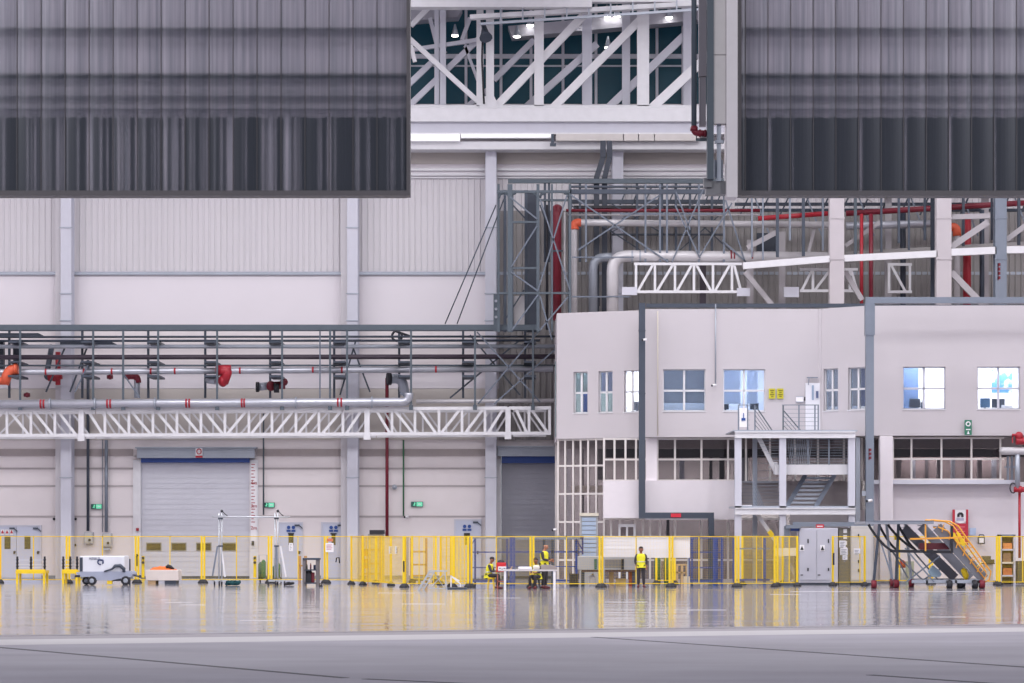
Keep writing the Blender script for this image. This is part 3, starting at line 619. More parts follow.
# exit signs
def exit_sign(px, py, lab, dk_left=True, w=11, h=5):
    Y = 142.85
    t = thing('exit_sign', lab, 'sign', P(px, py + h / 2, Y), 'green exit signs')
    build('box', MB().pbox(px - w / 2, py - h / 2, px + w / 2, py + h / 2, Y, .1), dgreen, t)
    build('lit_panel', MB().pbox(px - .5, py - h / 2 + .4, px + w / 2 - .5, py + h / 2 - .4, Y - .02, .03), greenb, t)
    a = MB().prism([P(px + 2.2, py - .9, Y - .04), P(px + 2.2, py + .9, Y - .04), P(px + .8, py, Y - .04)], (0, .02, 0)).pbox(px + 2.2, py - .3, px + 4, py + .3, Y - .04, .02)
    build('arrow', a, paper, t)
    m = MB().ball(P(px - 2.2, py - 1.3, Y - .02), .035, .02, .035).bar(P(px - 2.3, py - .8, Y - .02), P(px - 2.7, py + .5, Y - .02), .05, .02).bar(P(px - 2.7, py + .5, Y - .02), P(px - 1.8, py + 1.6, Y - .02), .04, .02).bar(P(px - 2.7, py + .5, Y - .02), P(px - 3.8, py + 1.2, Y - .02), .04, .02).bar(P(px - 2.3, py - .6, Y - .02), P(px - 1.3, py - .2, Y - .02), .03, .02)
    build('running_figure', m, greenb, t)
exit_sign(96.5, 506.5, 'green exit sign between the two conduits above the white trolley')
exit_sign(269, 505, 'green exit sign right of the measuring scale on the wall')
exit_sign(417, 504.2, 'green exit sign right of the green conduit on the wall', w=12)
# ================================================================== RISER FRAME AND RACKS ABOVE THE OFFICE
RY, RB = 136.6, 139.6
t = thing('riser_scaffold', 'tall dark grey riser frame with crossed braces left of the office block', 'steel frame', P(530, 330, RY))
for px, w, Y in ((498.5, 2.4, RY + .6), (510, 5, RY), (538, 3, RY), (552, 2, RY), (570, 2.5, RY), (505, 3, RB), (526, 3, RB), (512.5, 2, RB), (570, 4, RB)):
    build('post', MB().pbox(px - w / 2, 184 if Y < RB else 190, px + w / 2, 332, Y, .2), steelg if Y < RB else steeld, t)
for y, x0, x1, Y, h in ((191.5, 497, 570, RY, 2.6), (181, 508, 570, RB, 4), (222, 510, 538, RY, 2), (268, 510, 538, RY, 2), (293, 498, 570, RY, 2), (200, 530, 570, RB, 2)):
    build('tie_beam', MB().pbox(x0, y - h / 2, x1, y + h / 2, Y + .02, .18), steelg, t)
for a, b, c, d in ((510, 197, 537, 219), (511, 267, 537, 226), (511, 272, 538, 291), (512, 330, 538, 295), (540, 199, 570, 290), (567, 195, 538, 290), (540, 296, 552, 340), (540, 330, 568, 297)):
    build('brace', MB().bar(P(a, b, RY - .03), P(c, d, RY - .03), .07), hangm, t)
for a, b, c, d in ((508, 200, 536, 230), (540, 205, 560, 260), (505, 320, 524, 290)):
    build('brace', MB().bar(P(a, b, RB), P(c, d, RB), .07), steeld, t)
for x0, x1, Y in ((499, 509, RY), (511, 537, RY), (540, 569, RY)):
    for s, x in ((1, x0), (-1, x1)):
        build('corner_gusset', MB().path([P(x, 198, Y + .1), P(x + s * 1.2, 194.5, Y + .1), P(x + s * 5, 193, Y + .1)], .06, 6), steelg, t)
gr2 = 'risers inside the tall riser frame'
solo('cable_ladder', MB().pbox(527.5, 193, 536.5, 332, 138.4, .3), ductm, 'wide dark upright cable duct inside the riser frame', 'duct', gr2)
s = thing('main_riser', 'thick dark crimson vertical pipe inside the riser frame', 'pipe', P(557, 320, 138), gr2)
build('run', MB().path(elbow(P(556.7, 320.5, 138), P(556.7, 209, 138), P(558, 209, 141), .35), .235, 16), redd, s)
build('clamp', MB().pbox(551, 250, 563, 251.5, 137.7, .1), steeld, s)
solo('riser_pipe', MB().tube(P(564.5, 330, 138), P(564.5, 212, 138), .06), pipe_w, 'slim pale riser right of the crimson pipe', 'pipe', gr2)
solo('riser_pipe', MB().tube(P(547, 330, 138.6), P(547, 205, 138.6), .07), dark, 'black slim riser left of the crimson pipe', 'pipe', gr2)
solo('grey_board', MB().pbox(512, 296, 527, 330, 139.8, .1), mat('pale_board', (206, 202, 206), .6), 'pale board fixed inside the foot of the riser frame', 'board')
t = thing('cable_bracket', 'dark bracket with round bolts at the right end of the pipe rack', 'bracket', P(498, 330, 138))
build('plate', MB().pbox(493.5, 294, 500, 331, 138, .2), steelg, t)
for py in (301, 309, 317): build('bolt', MB().tube(P(496, py, 138), P(496, py, 137.9), .07), pipe_m, t)
for i, (a, b, c, d) in enumerate(((445, 324, 496, 205), (457, 324, 505, 196))):
    solo('guy_cable', MB().tube(P(a, b, 138.6), P(c, d, 138), .03, 6), steeld, ('upper' if i == 0 else 'lower') + ' of two slanted guy cables running up to the riser frame', 'cable')
# overhead rack running right
t = thing('pipe_rack', 'dark grey overhead rack running right from the riser frame under the girder', 'pipe rack', P(640, 200, RY))
for y, h, Y, m_ in ((181, 4.5, RB, steelg), (191.5, 4.5, RY, steeld), (201.5, 4, RB + .6, steeld), (186.5, 2, RB, steeld)):
    build('rail', MB().pbox(570, y - h / 2, 724, y + h / 2, Y, .22), m_, t)
for px in (586, 645.5, 660, 667, 699, 724): build('hanger', MB().pbox(px - 1, 184, px + 1, 262, RY + .05, .1), hangm, t)
for a, b, c, d in ((571, 195, 668, 262), (578, 250, 660, 195), (672, 262, 703, 190), (675, 205, 700, 258), (700, 256, 732, 203), (722, 240, 746, 262), (724, 195, 745, 262), (676, 192, 690, 230)):
    build('brace', MB().bar(P(a, b, RY), P(c, d, RY), .07), hangm, t)
for i in range(9):
    build('brace', MB().bar(P(620 + i * 12, 205, RB + .5), P(628 + i * 12, 186, RB + .5), .07), steeld, t)
build('tie_beam', MB().pbox(572, 256.5, 634, 257.8, RY, .08).pbox(572, 296, 630, 297.4, RY, .08).pbox(620, 213, 724, 214.6, RY + .1, .1), hangm, t)
for px in (545, 549, 580, 637, 662, 676, 690, 712): build('post', MB().pbox(px - 1.2, 183, px + 1.2, 262, RB + .1, .15), steeld, t)
for a, b, c, d in ((572, 206, 640, 250), (640, 206, 580, 250), (612, 204, 660, 232), (660, 204, 612, 232), (680, 206, 730, 250), (730, 206, 680, 250)): build('brace', MB().bar(P(a, b, RB + .3), P(c, d, RB + .3), .06), steeld, t)
build('tray', MB().pbox(574, 205.5, 724, 208, RB + .3, .8), dark, t); build('tray', MB().pbox(612, 233.5, 724, 235, RB + .3, .3), steeld, t)
for i, (xa, xb) in enumerate(((600, 596.5), (607.5, 604.5))):
    m = MB()
    pts = [(xa + 3 if i == 0 else xa + 2, 141), (xa + 3 if i == 0 else xa + 2, 158), (xb, 178), (xb, 312)]
    for (p, q), (r_, s_) in zip(pts, pts[1:]): m.bar(P(p, q, 140.2), P(r_, s_, 140.2), .27, .3)
    solo('cranked_duct', m, ductm, ('left' if i == 0 else 'right') + ' of two dark cranked ducts rising to the girder', 'duct', 'dark cranked ducts')
gp = 'pipes above the office roof'
s = pipe('orange_elbow_pipe', elbow(P(574, 325, 137.4), P(574, 222.5, 137.4), P(838, 225, 137.4), .25), .165, pipe_w, 'pale pipe with orange elbow turning right above the office', gp, 14)
build('elbow_cover', MB().path(elbow(P(574, 229, 137.4), P(574, 222.5, 137.4), P(581, 222.6, 137.4), .22), .2, 14), orange, s, 'orange elbow')
build('flange', MB().tube(P(574, 227.5, 137.4), P(574, 229.5, 137.4), .24), orange, s)
pipe('twin_pipe', [P(566, 210.5, 138.4), P(760, 210.5, 138.4)], .08, redd, 'thin red-brown pipe above the pale orange-elbow pipe', gp)
pipe('twin_pipe', [P(566, 215, 138.4), P(760, 215, 138.4)], .06, pipe_w, 'thin pale pipe just under the red-brown pipe', gp)
s = pipe('swan_neck_pipe', elbow(P(612.5, 324, 136.9), P(612.5, 256, 136.9), P(838, 258, 136.9), .75), .29, pipe_w, 'thickest pale pipe bending right above the small white truss', gp, 16)
for px in (632, 640, 731, 734, 752): build('band', MB().tube(P(px - .8, 256.5, 136.9), P(px + .8, 256.5, 136.9), .305, 16), redd if px > 700 else galv, s)
pipe('swan_neck_pipe', elbow(P(593, 326, 138.8), P(593, 258, 138.8), P(612, 257, 138.8), .55), .22, galv, 'grey shorter bent pipe left of the thickest pale pipe', gp, 14)
pipe('lagged_pipe', [P(846, 226, 138.6), P(934, 223.5, 138.6)], .19, pipe_m, 'shiny silver pipe piece between the two stout columns', gp)
s = pipe('grey_lagged_pipe', [P(846, 257, 138.6), P(1040, 246, 137.4)], .27, mat('dull_lagging', (150, 146, 146), .6), 'dull grey thick pipe behind the long slanted beam', gp, 14)
s = pipe('orange_elbow_pipe', elbow(P(957, 326, 138), P(957, 227, 138), P(946, 227, 138), .2), .15, pipe_w, 'short orange-topped pipe right of the second stout column', gp)
build('elbow_cover', MB().path(elbow(P(957, 236, 138), P(956.5, 227, 138), P(948, 227, 138), .2), .21, 14), orange, s, 'orange elbow')
pipe('red_header', [P(758, 218.5, 136.4), P(828, 213.5, 136.2)], .12, redp, 'bright red pipe left of the first stout column', gp)
pipe('red_header', [P(846, 213.5, 137.6), P(1040, 202, 136.6)], .14, redd, 'long dark red pipe under the right raised door', gp)
pipe('red_drop', [P(861.5, 214, 136.2), P(861.5, 326, 136.2)], .085, redp, 'left of two red drop pipes beside the grey trunk elbow', gp)
pipe('red_drop', [P(871, 214, 136.2), P(871, 326, 136.2)], .1, redd, 'right of two red drop pipes beside the grey trunk elbow', gp)
pipe('red_drop', [P(967, 214, 138.8), P(967, 325, 138.8)], .2, redp, 'thick red riser right of the second stout column', gp)
pipe('dark_drop', [P(982, 210, 138.9), P(982, 325, 138.9)], .12, steeld, 'dark blue pipe right of the thick red riser', gp)
pipe('dark_drop', [P(903, 210, 139.4), P(903, 325, 139.4)], .14, ductm, 'dark duct behind the short white truss end', gp)
# small white trusses above the roof
def small_truss(lab, x0, x1, y0, y1, verts, diags, box_ends, Y):
    t = thing('short_truss', lab, 'truss', P((x0 + x1) / 2, y1, Y), 'short white trusses above the office')
    build('top_chord', MB().pbox(x0, y0, x1, y0 + 2.6, Y, .14), white, t); build('bottom_chord', MB().pbox(x0, y1 - 2.6, x1, y1, Y, .14), white, t)
    for v in verts: build('upright', MB().pbox(v - 1.2, y0, v + 1.2, y1, Y + .01, .11), white, t)
    for xa, xb, dd in diags:
        p, q = (P(xa, y1 - 2, Y + .07), P(xb, y0 + 2, Y + .07)) if dd == '/' else (P(xa, y0 + 2, Y + .07), P(xb, y1 - 2, Y + .07))
        build('diagonal', MB().bar(p, q, .12, .1), white, t)
    for a, b, c, d in box_ends: build('end_box', MB().pbox(a, b, c, d, Y - .05, .25), lav, t)
small_truss('short white truss above the office roof beside the thick bent pipe', 634, 742, 262.5, 293, (636, 655, 675, 694, 713, 732), ((638, 653, '/'), (657, 673, '/'), (677, 692, '/'), (696, 711, '\\'), (715, 730, '/'), (734, 741, '\\')), ((622, 287, 637, 295), (737, 288, 750, 296)), 136.6)
small_truss('short white truss left of the first stout column', 800, 858, 268, 292, (813, 835, 850), ((802, 812, '/'), (815, 830, '/'), (851, 857, '\\')), ((784, 287, 799, 297),), 137.6)
small_truss('smallest white truss piece behind the red drop pipes', 888, 912, 263, 293, (889, 910), ((891, 905, '\\'),), (), 138.4)
# stout columns and beams standing on the office roof
SY = 134.6
stoutm = mat('stout_dim_tone', (190, 183, 188), 0.5, noise=0.1, scale=0.7); bracem = mat('brace_dim_tone', (168, 163, 168), 0.5, noise=0.1, scale=0.7)  # tones darkened to carry the weaker light above the office
for (px, w, y1, lab, mm) in ((837, 14.5, 309, 'stout pale column above the curved office corner', stoutm), (944, 15, 306, 'stout pale column above the right office wall', stoutm), (1001, 11.5, 307, 'blue grey steel column near the right edge with red lettering', steell)):
    t = thing('stout_column', lab, 'column', P(px, y1, SY), 'columns standing above the office roof', 'thing')
    x = PX(px, SY); w_ = w * .048; zt, zb = 30.8, 12.5
    build('shaft', MB().box(x - w_ / 2, x + w_ / 2, SY, SY + .08, zb, zt).box(x - .05, x + .05, SY + .08, SY + .5, zb, zt).box(x - w_ / 2, x + w_ / 2, SY + .5, SY + .58, zb, zt), mm, t)
    for py in (217, 258): build('splice_band', MB().pbox(px - w / 2 - .6, py, px + w / 2 + .6, py + 1.6, SY - .04, .05), mm, t)
    if px > 990:
        for k_ in range(4): build('red_mark', MB().pbox(px - 3.4, 263 + k_ * 4.4, px - .6, 266 + k_ * 4.4, SY - .02, .02).pbox(px - 3.4, 263 + k_ * 4.4, px - 2.4, 267 + k_ * 4.4, SY - .02, .02), redd, t)
t = thing('slanted_beam', 'long pale slanted beam passing behind the stout columns', 'beam', P(880, 260, 136), kind='thing')
for (a, b, c, d, w) in ((743, 266, 830, 259, 6.5), (844, 258.5, 937, 254, 6.5), (951, 252.5, 996, 250.5, 7), (1006, 250, 1200, 247.5, 7)):
    build('beam_length', MB().bar(P(a, b, SY + .15), P(c, d, SY + .15), w * .0485, .3), white, t)
for i, (a, b, c, d, w, Y, lab) in enumerate(((745, 272, 772, 305, 5, SY + 1.6, 'pale brace sloping down under the short truss end'), (747, 248, 777, 232, 5, SY + 2, 'pale brace rising beside the bright red pipe'), (845, 246, 880, 222, 4, SY + 2, 'pale brace rising behind the left red drop pipe'), (845, 272, 862, 300, 5, SY + 1, 'pale brace sloping down right of the first stout column'), (951, 247, 988, 222, 6, SY + .3, 'pale brace rising right of the second stout column'), (951, 272, 984, 306, 6, SY + .3, 'pale brace sloping down right of the second stout column'), (952, 217, 990, 216, 5, SY + .3, 'pale level strut near the top of the second stout column'), (874, 200, 860, 190, 6, SY + 2, 'pale brace stub just under the right raised door'), (1006, 240, 1030, 222, 5, SY + .6, 'pale brace at the right edge above the slanted beam'), (816, 222, 806, 262, 3, SY + 3, 'thin pale brace left of the first stout column'))):
    solo('brace', MB().bar(P(a, b, Y), P(c, d, Y), w * .0485, .2), bracem, lab, 'brace', 'braces above the office roof')
for i, (px, y1, w, mm, lab) in enumerate(((777.5, 257, 3, steeld, 'dark hanger left of the bright red pipe middle'), (803.5, 256, 3, steeld, 'dark hanger crossing the bright red pipe'), (752, 257, 1.6, steell, 'thin hanger right of the small truss end'), (763, 260, 1.4, steell, 'thinnest hanger where the bright red pipe begins'), (823, 250, 2, steell, 'hanger just left of the first stout column'), (855.5, 256, 3, steelg, 'green grey hanger left of the red drop pipes'), (881.5, 252, 2, steeld, 'dark hanger right of the red drop pipes'), (899, 243, 2.4, steeld, 'hanger crossing the silver pipe piece, left'), (909, 250, 2, steeld, 'hanger crossing the silver pipe piece, middle'), (925, 240, 2.4, steeld, 'hanger crossing the silver pipe piece, right'), (933, 304, 4.5, ductm, 'thick dark upright left of the second stout column'), (963.5, 246, 2.6, steeld, 'dark hanger before the thick red riser'), (992, 240, 2, steeld, 'dark hanger left of the lettered steel column'), (1019, 245, 3, steeld, 'dark hanger at the right edge'), (790, 240, 2, steell, 'pale hanger behind the bright red pipe'))):
    Y = SY + 1.2
    solo('rack_hanger', MB().pbox(px - w / 2, 150, px + w / 2, y1, Y, .12), mm, lab, 'hanger', 'hangers above the office roof')
for x0_, y0_, x1_, y1_, lb_ in ((757, 233, 776, 257, 'dark board on the wall behind the rising pale brace'), (700, 263, 706, 304, 'dark maroon upright behind the short white truss end'), (592, 296, 600, 306, 'small dark bracket left of the thick bent pipe foot')): solo('dark_board', MB().pbox(x0_, y0_, x1_, y1_, 140.6, .2), ductm if x0_ > 740 else darkpipe, lb_, 'board')
t = thing('steel_grid', 'dark overhead steel grid glimpsed under the right raised door', 'pipe rack', P(870, 200, 138))
for y, Y in ((196, 139), (204, 139.6), (210, 140.4)): build('rail', MB().pbox(735, y - 1.5, 1200, y + 1.5, Y, .2), steeld, t)
for i in range(23): build('cross_bar', MB().bar(P(740 + i * 20, 215, 139.8), P(752 + i * 20, 190, 139.8), .08), steeld, t)
for i in range(6): build('cross_bar', MB().bar(P(752 + i * 52, 190, 139.2), P(770 + i * 52, 236, 139.2), .07), steell, t)
for px, y0, y1, lab in ((750, 240, 312, 'pale rear column behind the small truss end'), (782, 232, 312, 'pale rear column left of the dark hangers'), (888, 196, 312, 'pale rear column behind the right red drop pipe'), (985, 196, 312, 'pale rear column behind the dark blue pipe')):
    Y = 139.6; solo('roof_column', MB().ibar(P(px, y0 if y0 > 200 else 100, Y), P(px, 325, Y), .32, .3, .04), bracem, lab, 'column', 'rear columns above the office roof', 'thing')
# ================================================================== OFFICE BLOCK
ZT, ZB = 12.7, 6.75
class Seg:
    def __init__(s, px0, Y0, px1, Y1):
        s.A = Vector((PX(px0, Y0), Y0, 0)); s.B = Vector((PX(px1, Y1), Y1, 0)); d = s.B - s.A
        s.L = d.length; s.d = d.normalized(); s.n = Vector((s.d.y, -s.d.x, 0))   # n points to the camera side
    def u(s, px):
        k = (px - 512) / F; dx, dy = s.B.x - s.A.x, s.B.y - s.A.y
        return (k * s.A.y - s.A.x) / (dx - k * dy) * s.L
    def Y(s, px): return s.A.y + s.d.y * s.u(px)
    def pt(s, u, z, off=0): p = s.A + s.d * u + s.n * off; p.z = z; return p
    def z(s, px, py): return PZ(py, s.Y(px))
    def box(s, mb, u0, u1, z0, z1, o0, o1):      # o: offset towards the camera
        vs = [s.pt(u, z, o) for z in (z0, z1) for o in (o1, o0) for u in (u0, u1)]
        return mb.add(vs, [(0, 2, 3, 1), (4, 5, 7, 6), (0, 1, 5, 4), (2, 6, 7, 3), (0, 4, 6, 2), (1, 3, 7, 5)])
    def pb(s, mb, x0, y0, x1, y1, o0, o1): return s.box(mb, s.u(x0), s.u(x1), s.z(x0, y1), s.z(x0, y0), o0, o1)
SL = Seg(557, 132.6, 646.5, 130.7); SM = Seg(645.5, 130.1, 818, 130.0); SK = Seg(828, 129.7, 868, 128.2); SR = Seg(868, 128.2, 1250, 127.8)
HOLES = {'L': [(573.5, 587.5), (598.5, 612.5), (624, 638.6)], 'M': [(663, 705.5), (723.3, 765)], 'K': [(822 + 1.5, 838), (848, 865.5)], 'R': [(903, 945.5), (977.5, 1020)]}
def holes(seg, lst): return [(seg.u(a), seg.u(b), 7.96, 9.9) for a, b in lst]
def facade(name, seg, hs, ext0=0, ext1=0):
    us = sorted({-ext0, seg.L + ext1} | {h for q in hs for h in q[:2]}); m = MB()
    for u0, u1 in zip(us, us[1:]):
        mid = (u0 + u1) / 2; hit = [q for q in hs if q[0] < mid < q[1]]
        if hit: seg.box(m, u0, u1, ZB, 7.96, -.3, 0); seg.box(m, u0, u1, 9.9, ZT, -.3, 0)
        else: seg.box(m, u0, u1, ZB, ZT, -.3, 0)
    struct(name, m, facade_m)
SK2 = Seg(821.6, 129.93, 868, 128.2)
facade('wall_office_left', SL, holes(SL, HOLES['L'])); facade('wall_office_middle', SM, holes(SM, HOLES['M']))
facade('wall_office_corner', SK2, holes(SK2, HOLES['K'])); facade('wall_office_right', SR, holes(SR, HOLES['R']))
m = MB(); a0 = SM.pt(SM.L, 0); a1 = SK2.pt(0, 0); c = [a0 + (a1 - a0) * (i / 6) + Vector((0, -.05 * math.sin(math.pi * i / 6), 0)) for i in range(7)]
m.prism([(p.x, p.y, ZB) for p in c] + [(p.x, p.y + .3, ZB) for p in c[::-1]], (0, 0, ZT - ZB)); struct('wall_office_curve', m, facade_m)
struct('wall_office_return', MB().box(SL.A.x, SL.A.x + .3, SL.A.y + .02, 142.8, ZB, ZT), facade_m)
outline = [SL.pt(.05, 0, -.3), SL.pt(SL.L, 0, -.3), SM.pt(SM.L, 0, -.3), SK.pt(SK.L, 0, -.3), SR.pt(SR.L, 0, -.3), Vector((SR.B.x, 142.7, 0)), Vector((SL.A.x + .3, 142.7, 0))]
def slab(name, z0, z1, m_): struct(name, MB().prism([(p.x, p.y, z0) for p in outline], (0, 0, z1 - z0)), m_)
slab('floor_office', ZB, ZB + .2, concr); slab('ceiling_office', 10.6, 10.75, roomwhite); slab('roof_office', 12.35, 12.5, concr)
# rooms behind the upper windows
def rb(name, px0, px1, Y0, Y1, z0, z1, m_): struct(name, MB().box(PX(px0, Y0), PX(px1, Y0), Y0, Y1, z0, z1), m_)
rb('wall_room_back', 555, 617, 135.6, 135.7, 6.95, 10.6, mat('room_green_grey', (140, 158, 160), .8)); rb('wall_room_back', 617, 645, 135.6, 135.7, 6.95, 10.6, roomwhite)
rb('wall_room_back', 645, 712, 134.4, 134.5, 6.95, 10.6, roomblue); rb('wall_room_back', 712, 822, 134.0, 134.1, 6.95, 10.6, roomblue)
rb('wall_room_back', 822, 872, 133.5, 133.6, 6.95, 10.6, roomblue); rb('wall_room_back', 872, 1250, 132.6, 132.7, 6.95, 10.6, roomwhite)
for px, Y0, Y1, m_ in ((617, 131.8, 135.6, roomwhite), (650, 130.6, 135.6, roomwhite), (712, 130.5, 134.4, roomblue), (805, 130.4, 134, roomblue), (872, 128.7, 133.5, roomwhite), (960, 128.4, 132.6, roomwhite)):
    x = PX(px, Y0); struct('wall_partition', MB().box(x, x + .1, Y0, Y1, 6.95, 10.6), m_)
struct('wall_blue_panel', MB().box(PX(896, 129.6), PX(924, 129.6), 131.4, 131.5, 6.95, 10.6), mat('panel_blue', (66, 86, 122), .8))
for i, (px, Y, e, sx, lab) in enumerate(((588, 133.6, 110, 2, ''), (634, 133.4, 330, 1.2, ''), (684, 132.2, 110, 2, ''), (748, 132.0, 230, 2, ''), (845, 131.2, 90, 1.5, ''), (928, 130.4, 360, 2.4, ''), (998, 130.4, 380, 2.6, ''))):
    L = bpy.data.lights.new('room_lamp', 'AREA'); L.shape = 'RECTANGLE'; L.size = sx; L.size_y = 1.0; L.energy = e; L.color = (1, .99, .98)
    o = bpy.data.objects.new('room_lamp', L); C.objects.link(o); o.location = (PX(px, Y), Y, 10.55)
# windows
wn = 2
def window(seg, a, b, blind=None, framec=white):
    global wn
    u0, u1, z0, z1 = seg.u(a), seg.u(b), 7.96, 9.9; f = MB(); o0, o1 = -.22, -.14; t = .045
    seg.box(f, u0, u0 + t, z0, z1, o0, o1); seg.box(f, u1 - t, u1, z0, z1, o0, o1); seg.box(f, u0, u1, z0, z0 + t, o0, o1); seg.box(f, u0, u1, z1 - t, z1, o0, o1)
    mid = (u0 + u1) / 2; seg.box(f, mid - .05, mid + .05, z0, z1, o0, o1); zm = z0 + (z1 - z0) * .49; seg.box(f, u0, u1, zm - .045, zm + .045, o0, o1)
    w = struct('window_%d' % wn, f, framec); wn += 1
    p = MB(); seg.box(p, u0 + t, u1 - t, z0 + t, z1 - t, -.19, -.175); build('pane', p, win_glass, w)
    s = MB(); seg.box(s, u0 - .03, u1 + .03, z0 - .04, z0, -.2, .03); build('sill', s, white, w)
    if blind:
        for (f0, f1, zb, mm) in blind:
            q = MB(); n = 16; ua, ub = u0 + (u1 - u0) * f0, u0 + (u1 - u0) * f1
            seg.box(q, ua, ub, z0 + (z1 - z0) * zb, z1, -.34, -.33); seg.box(q, ua, ub, z0 + (z1 - z0) * zb - .03, z0 + (z1 - z0) * zb, -.36, -.31)
            build('roller_blind', q, mm, w)
curt = cloth('sheer_curtain', (206, 216, 234))
window(SL, *HOLES['L'][0], blind=((.02, .98, .5, cloth('blind_slate', (180, 194, 198))),)); window(SL, *HOLES['L'][1], blind=((.02, .98, .5, cloth('blind_blue', (184, 192, 212))),)); window(SL, *HOLES['L'][2])
window(SM, *HOLES['M'][0], blind=((.0, 1, .22, blindm),)); window(SM, *HOLES['M'][1], blind=((.04, .42, .2, curt), (.58, .84, .2, curt)))
window(SK2, *HOLES['K'][0], blind=((.02, .98, .12, blindm),)); window(SK2, *HOLES['K'][1], blind=((.02, .5, .12, blindm), (.52, 1, .1, cloth('blind_navy', (150, 168, 200)))))
window(SR, *HOLES['R'][0], framec=lav); window(SR, *HOLES['R'][1], framec=lav)
# desks, screens and boards seen through the windows
def desk_screen(seg, px, w, lab, y=1.2, hh=.42, col=steeld):
    p = seg.pt(seg.u(px), 0, -y); Y = p.y; x = p.x
    t = thing('monitor', lab, 'monitor', (x, Y, 7.93), 'screens behind the office windows')
    build('screen', MB().box(x - w / 2, x + w / 2, Y, Y + .05, 8.08, 8.08 + hh), col, t, None, .01)
    build('stand', MB().box(x - .04, x + .04, Y + .03, Y + .07, 7.94, 8.2).box(x - .14, x + .14, Y - .04, Y + .14, 7.93, 7.95), dark, t)
def desk(seg, px, w, lab, y=1.25):
    p = seg.pt(seg.u(px), 0, -y); x, Y = p.x, p.y
    t = thing('desk', lab, 'desk', (x, Y, 6.95), 'desks behind the office windows')
    build('desktop', MB().box(x - w / 2, x + w / 2, Y - .35, Y + .4, 7.89, 7.925), roomwhite, t)
    for s in (-1, 1): build('leg', MB().box(x + s * (w / 2 - .08) - .04, x + s * (w / 2 - .08) + .04, Y - .3, Y + .35, 6.95, 7.89), galv, t)
desk(SL, 631, .62, 'white desk behind the bright narrow window'); desk(SM, 743, 1.9, 'white desk behind the curtained wide window'); desk(SR, 926, 2.0, 'white desk behind the half blue wide window'); desk(SR, 999, 2.1, 'white desk behind the rightmost wide window'); desk(SM, 684, 1.9, 'white desk behind the wide window with lowered blind')
desk_screen(SL, 627.5, .3, 'left dark screen in the bright narrow window'); desk_screen(SL, 635, .34, 'right grey screen in the bright narrow window', 1.1, .5, steell)
desk_screen(SR, 918, .5, 'dark screen in the half blue wide window'); desk_screen(SR, 989, .46, 'left blue-grey screen in the rightmost wide window', 1.2, .44, mat('screen_blue', (72, 104, 138), .3)); desk_screen(SR, 1003, .6, 'right dark screen in the rightmost wide window', 1.4, .42)
desk_screen(SM, 727, .3, 'leftmost dark screen in the curtained wide window', 1.0, .25); desk_screen(SM, 756, .4, 'right dark screen in the curtained wide window', 1.0, .3)
def inside(name, seg, x0, y0, x1, y1, off, m_, lab, cat, d=.1):
    q = MB(); seg.pb(q, x0, y0, x1, y1, -off - d, -off); return solo(name, q, m_, lab, cat)
inside('printer', SR, 1006, 404, 1016, 409.5, 1.1, roomwhite, 'white printer beside the screens in the rightmost wide window', 'printer', .35)
inside('desk_box', SR, 924, 401, 927, 409.5, 1.1, steeld, 'small dark upright box on the desk of the half blue window', 'box', .2)
inside('blue_cabinet', SL, 574, 392, 581, 411, .9, mat('cabinet_blue', (44, 92, 168), .5), 'blue cabinet in the leftmost narrow window', 'cabinet', .3)
inside('blue_chair_back', SL, 605.5, 402, 612, 411, .9, mat('chair_blue', (64, 120, 200), .6), 'blue chair back in the second narrow window', 'chair', .08)
sky = bpy.data.materials.new('cloud_poster'); sky.use_nodes = True; nt = sky.node_tree; n_ = nt.nodes.new('ShaderNodeTexNoise'); n_.inputs['Scale'].default_value = 2.2; c_ = nt.nodes.new('ShaderNodeValToRGB'); c_.color_ramp.elements[0].position = .5; c_.color_ramp.elements[1].position = .62; c_.color_ramp.elements[0].color = rgb(96, 150, 215); c_.color_ramp.elements[1].color = rgb(246, 250, 255)
t_ = nt.nodes.new('ShaderNodeTexCoord'); nt.links.new(t_.outputs['Object'], n_.inputs['Vector']); nt.links.new(n_.outputs['Fac'], c_.inputs[0]); nt.links.new(c_.outputs[0], nt.nodes['Principled BSDF'].inputs['Base Color'])
inside('wall_poster', SR, 1000, 366, 1021, 390, 2.6, sky, 'blue and white cloud poster high in the rightmost wide window', 'poster', .03)
# roof edge services
solo('roof_rail', MB().pbox(646, 303.5, 868, 307.5, 132.5, .15), steeld, 'long dark rail along the office roof edge', 'rail')
solo('roof_rail', MB().pbox(874, 304.5, 1200, 306.3, 131.5, .12), steeld, 'thin dark rail on the right office roof behind the grey trunk', 'rail')
Yt = 129.2
t = thing('cable_duct', 'dark blue grey cable trunk down the facade with a horizontal arm', 'trunk', (PX(642, Yt), Yt, 0))
build('upright', MB().pbox(639, 303, 645.2, 518.5, Yt, .35), steeld, t)
build('arm', MB().pbox(645.2, 512.5, 714, 518.5, Yt, .35), steeld, t); build('drop', MB().box(PX(708.6, Yt), PX(714.3, Yt), Yt - .002, Yt + .352, 0, PZ(518.5, Yt)), steeld, t)
for i in range(9): build('joint_band', MB().pbox(638.6, 330 + i * 21, 645.6, 331 + i * 21, Yt - .02, .38), steeld, t) if i % 3 == 0 else None
build('lit_sign', MB().pbox(671, 513.5, 681, 517.2, Yt - .06, .06), redlit, t, 'small lit red sign')
Yt2 = 125.6
t = thing('steel_duct', 'light blue grey steel trunk with a long arm along the right office roof', 'trunk', (PX(870, Yt2), Yt2, 0))
build('upright', MB().box(PX(866, Yt2), PX(874, Yt2), Yt2, Yt2 + .36, 0, PZ(297, Yt2)), steell, t)
build('arm', MB().pbox(874, 297, 1200, 303, Yt2, .36), steell, t); build('sleeve', MB().pbox(865.4, 303, 875, 335, Yt2 - .03, .42), steell, t)
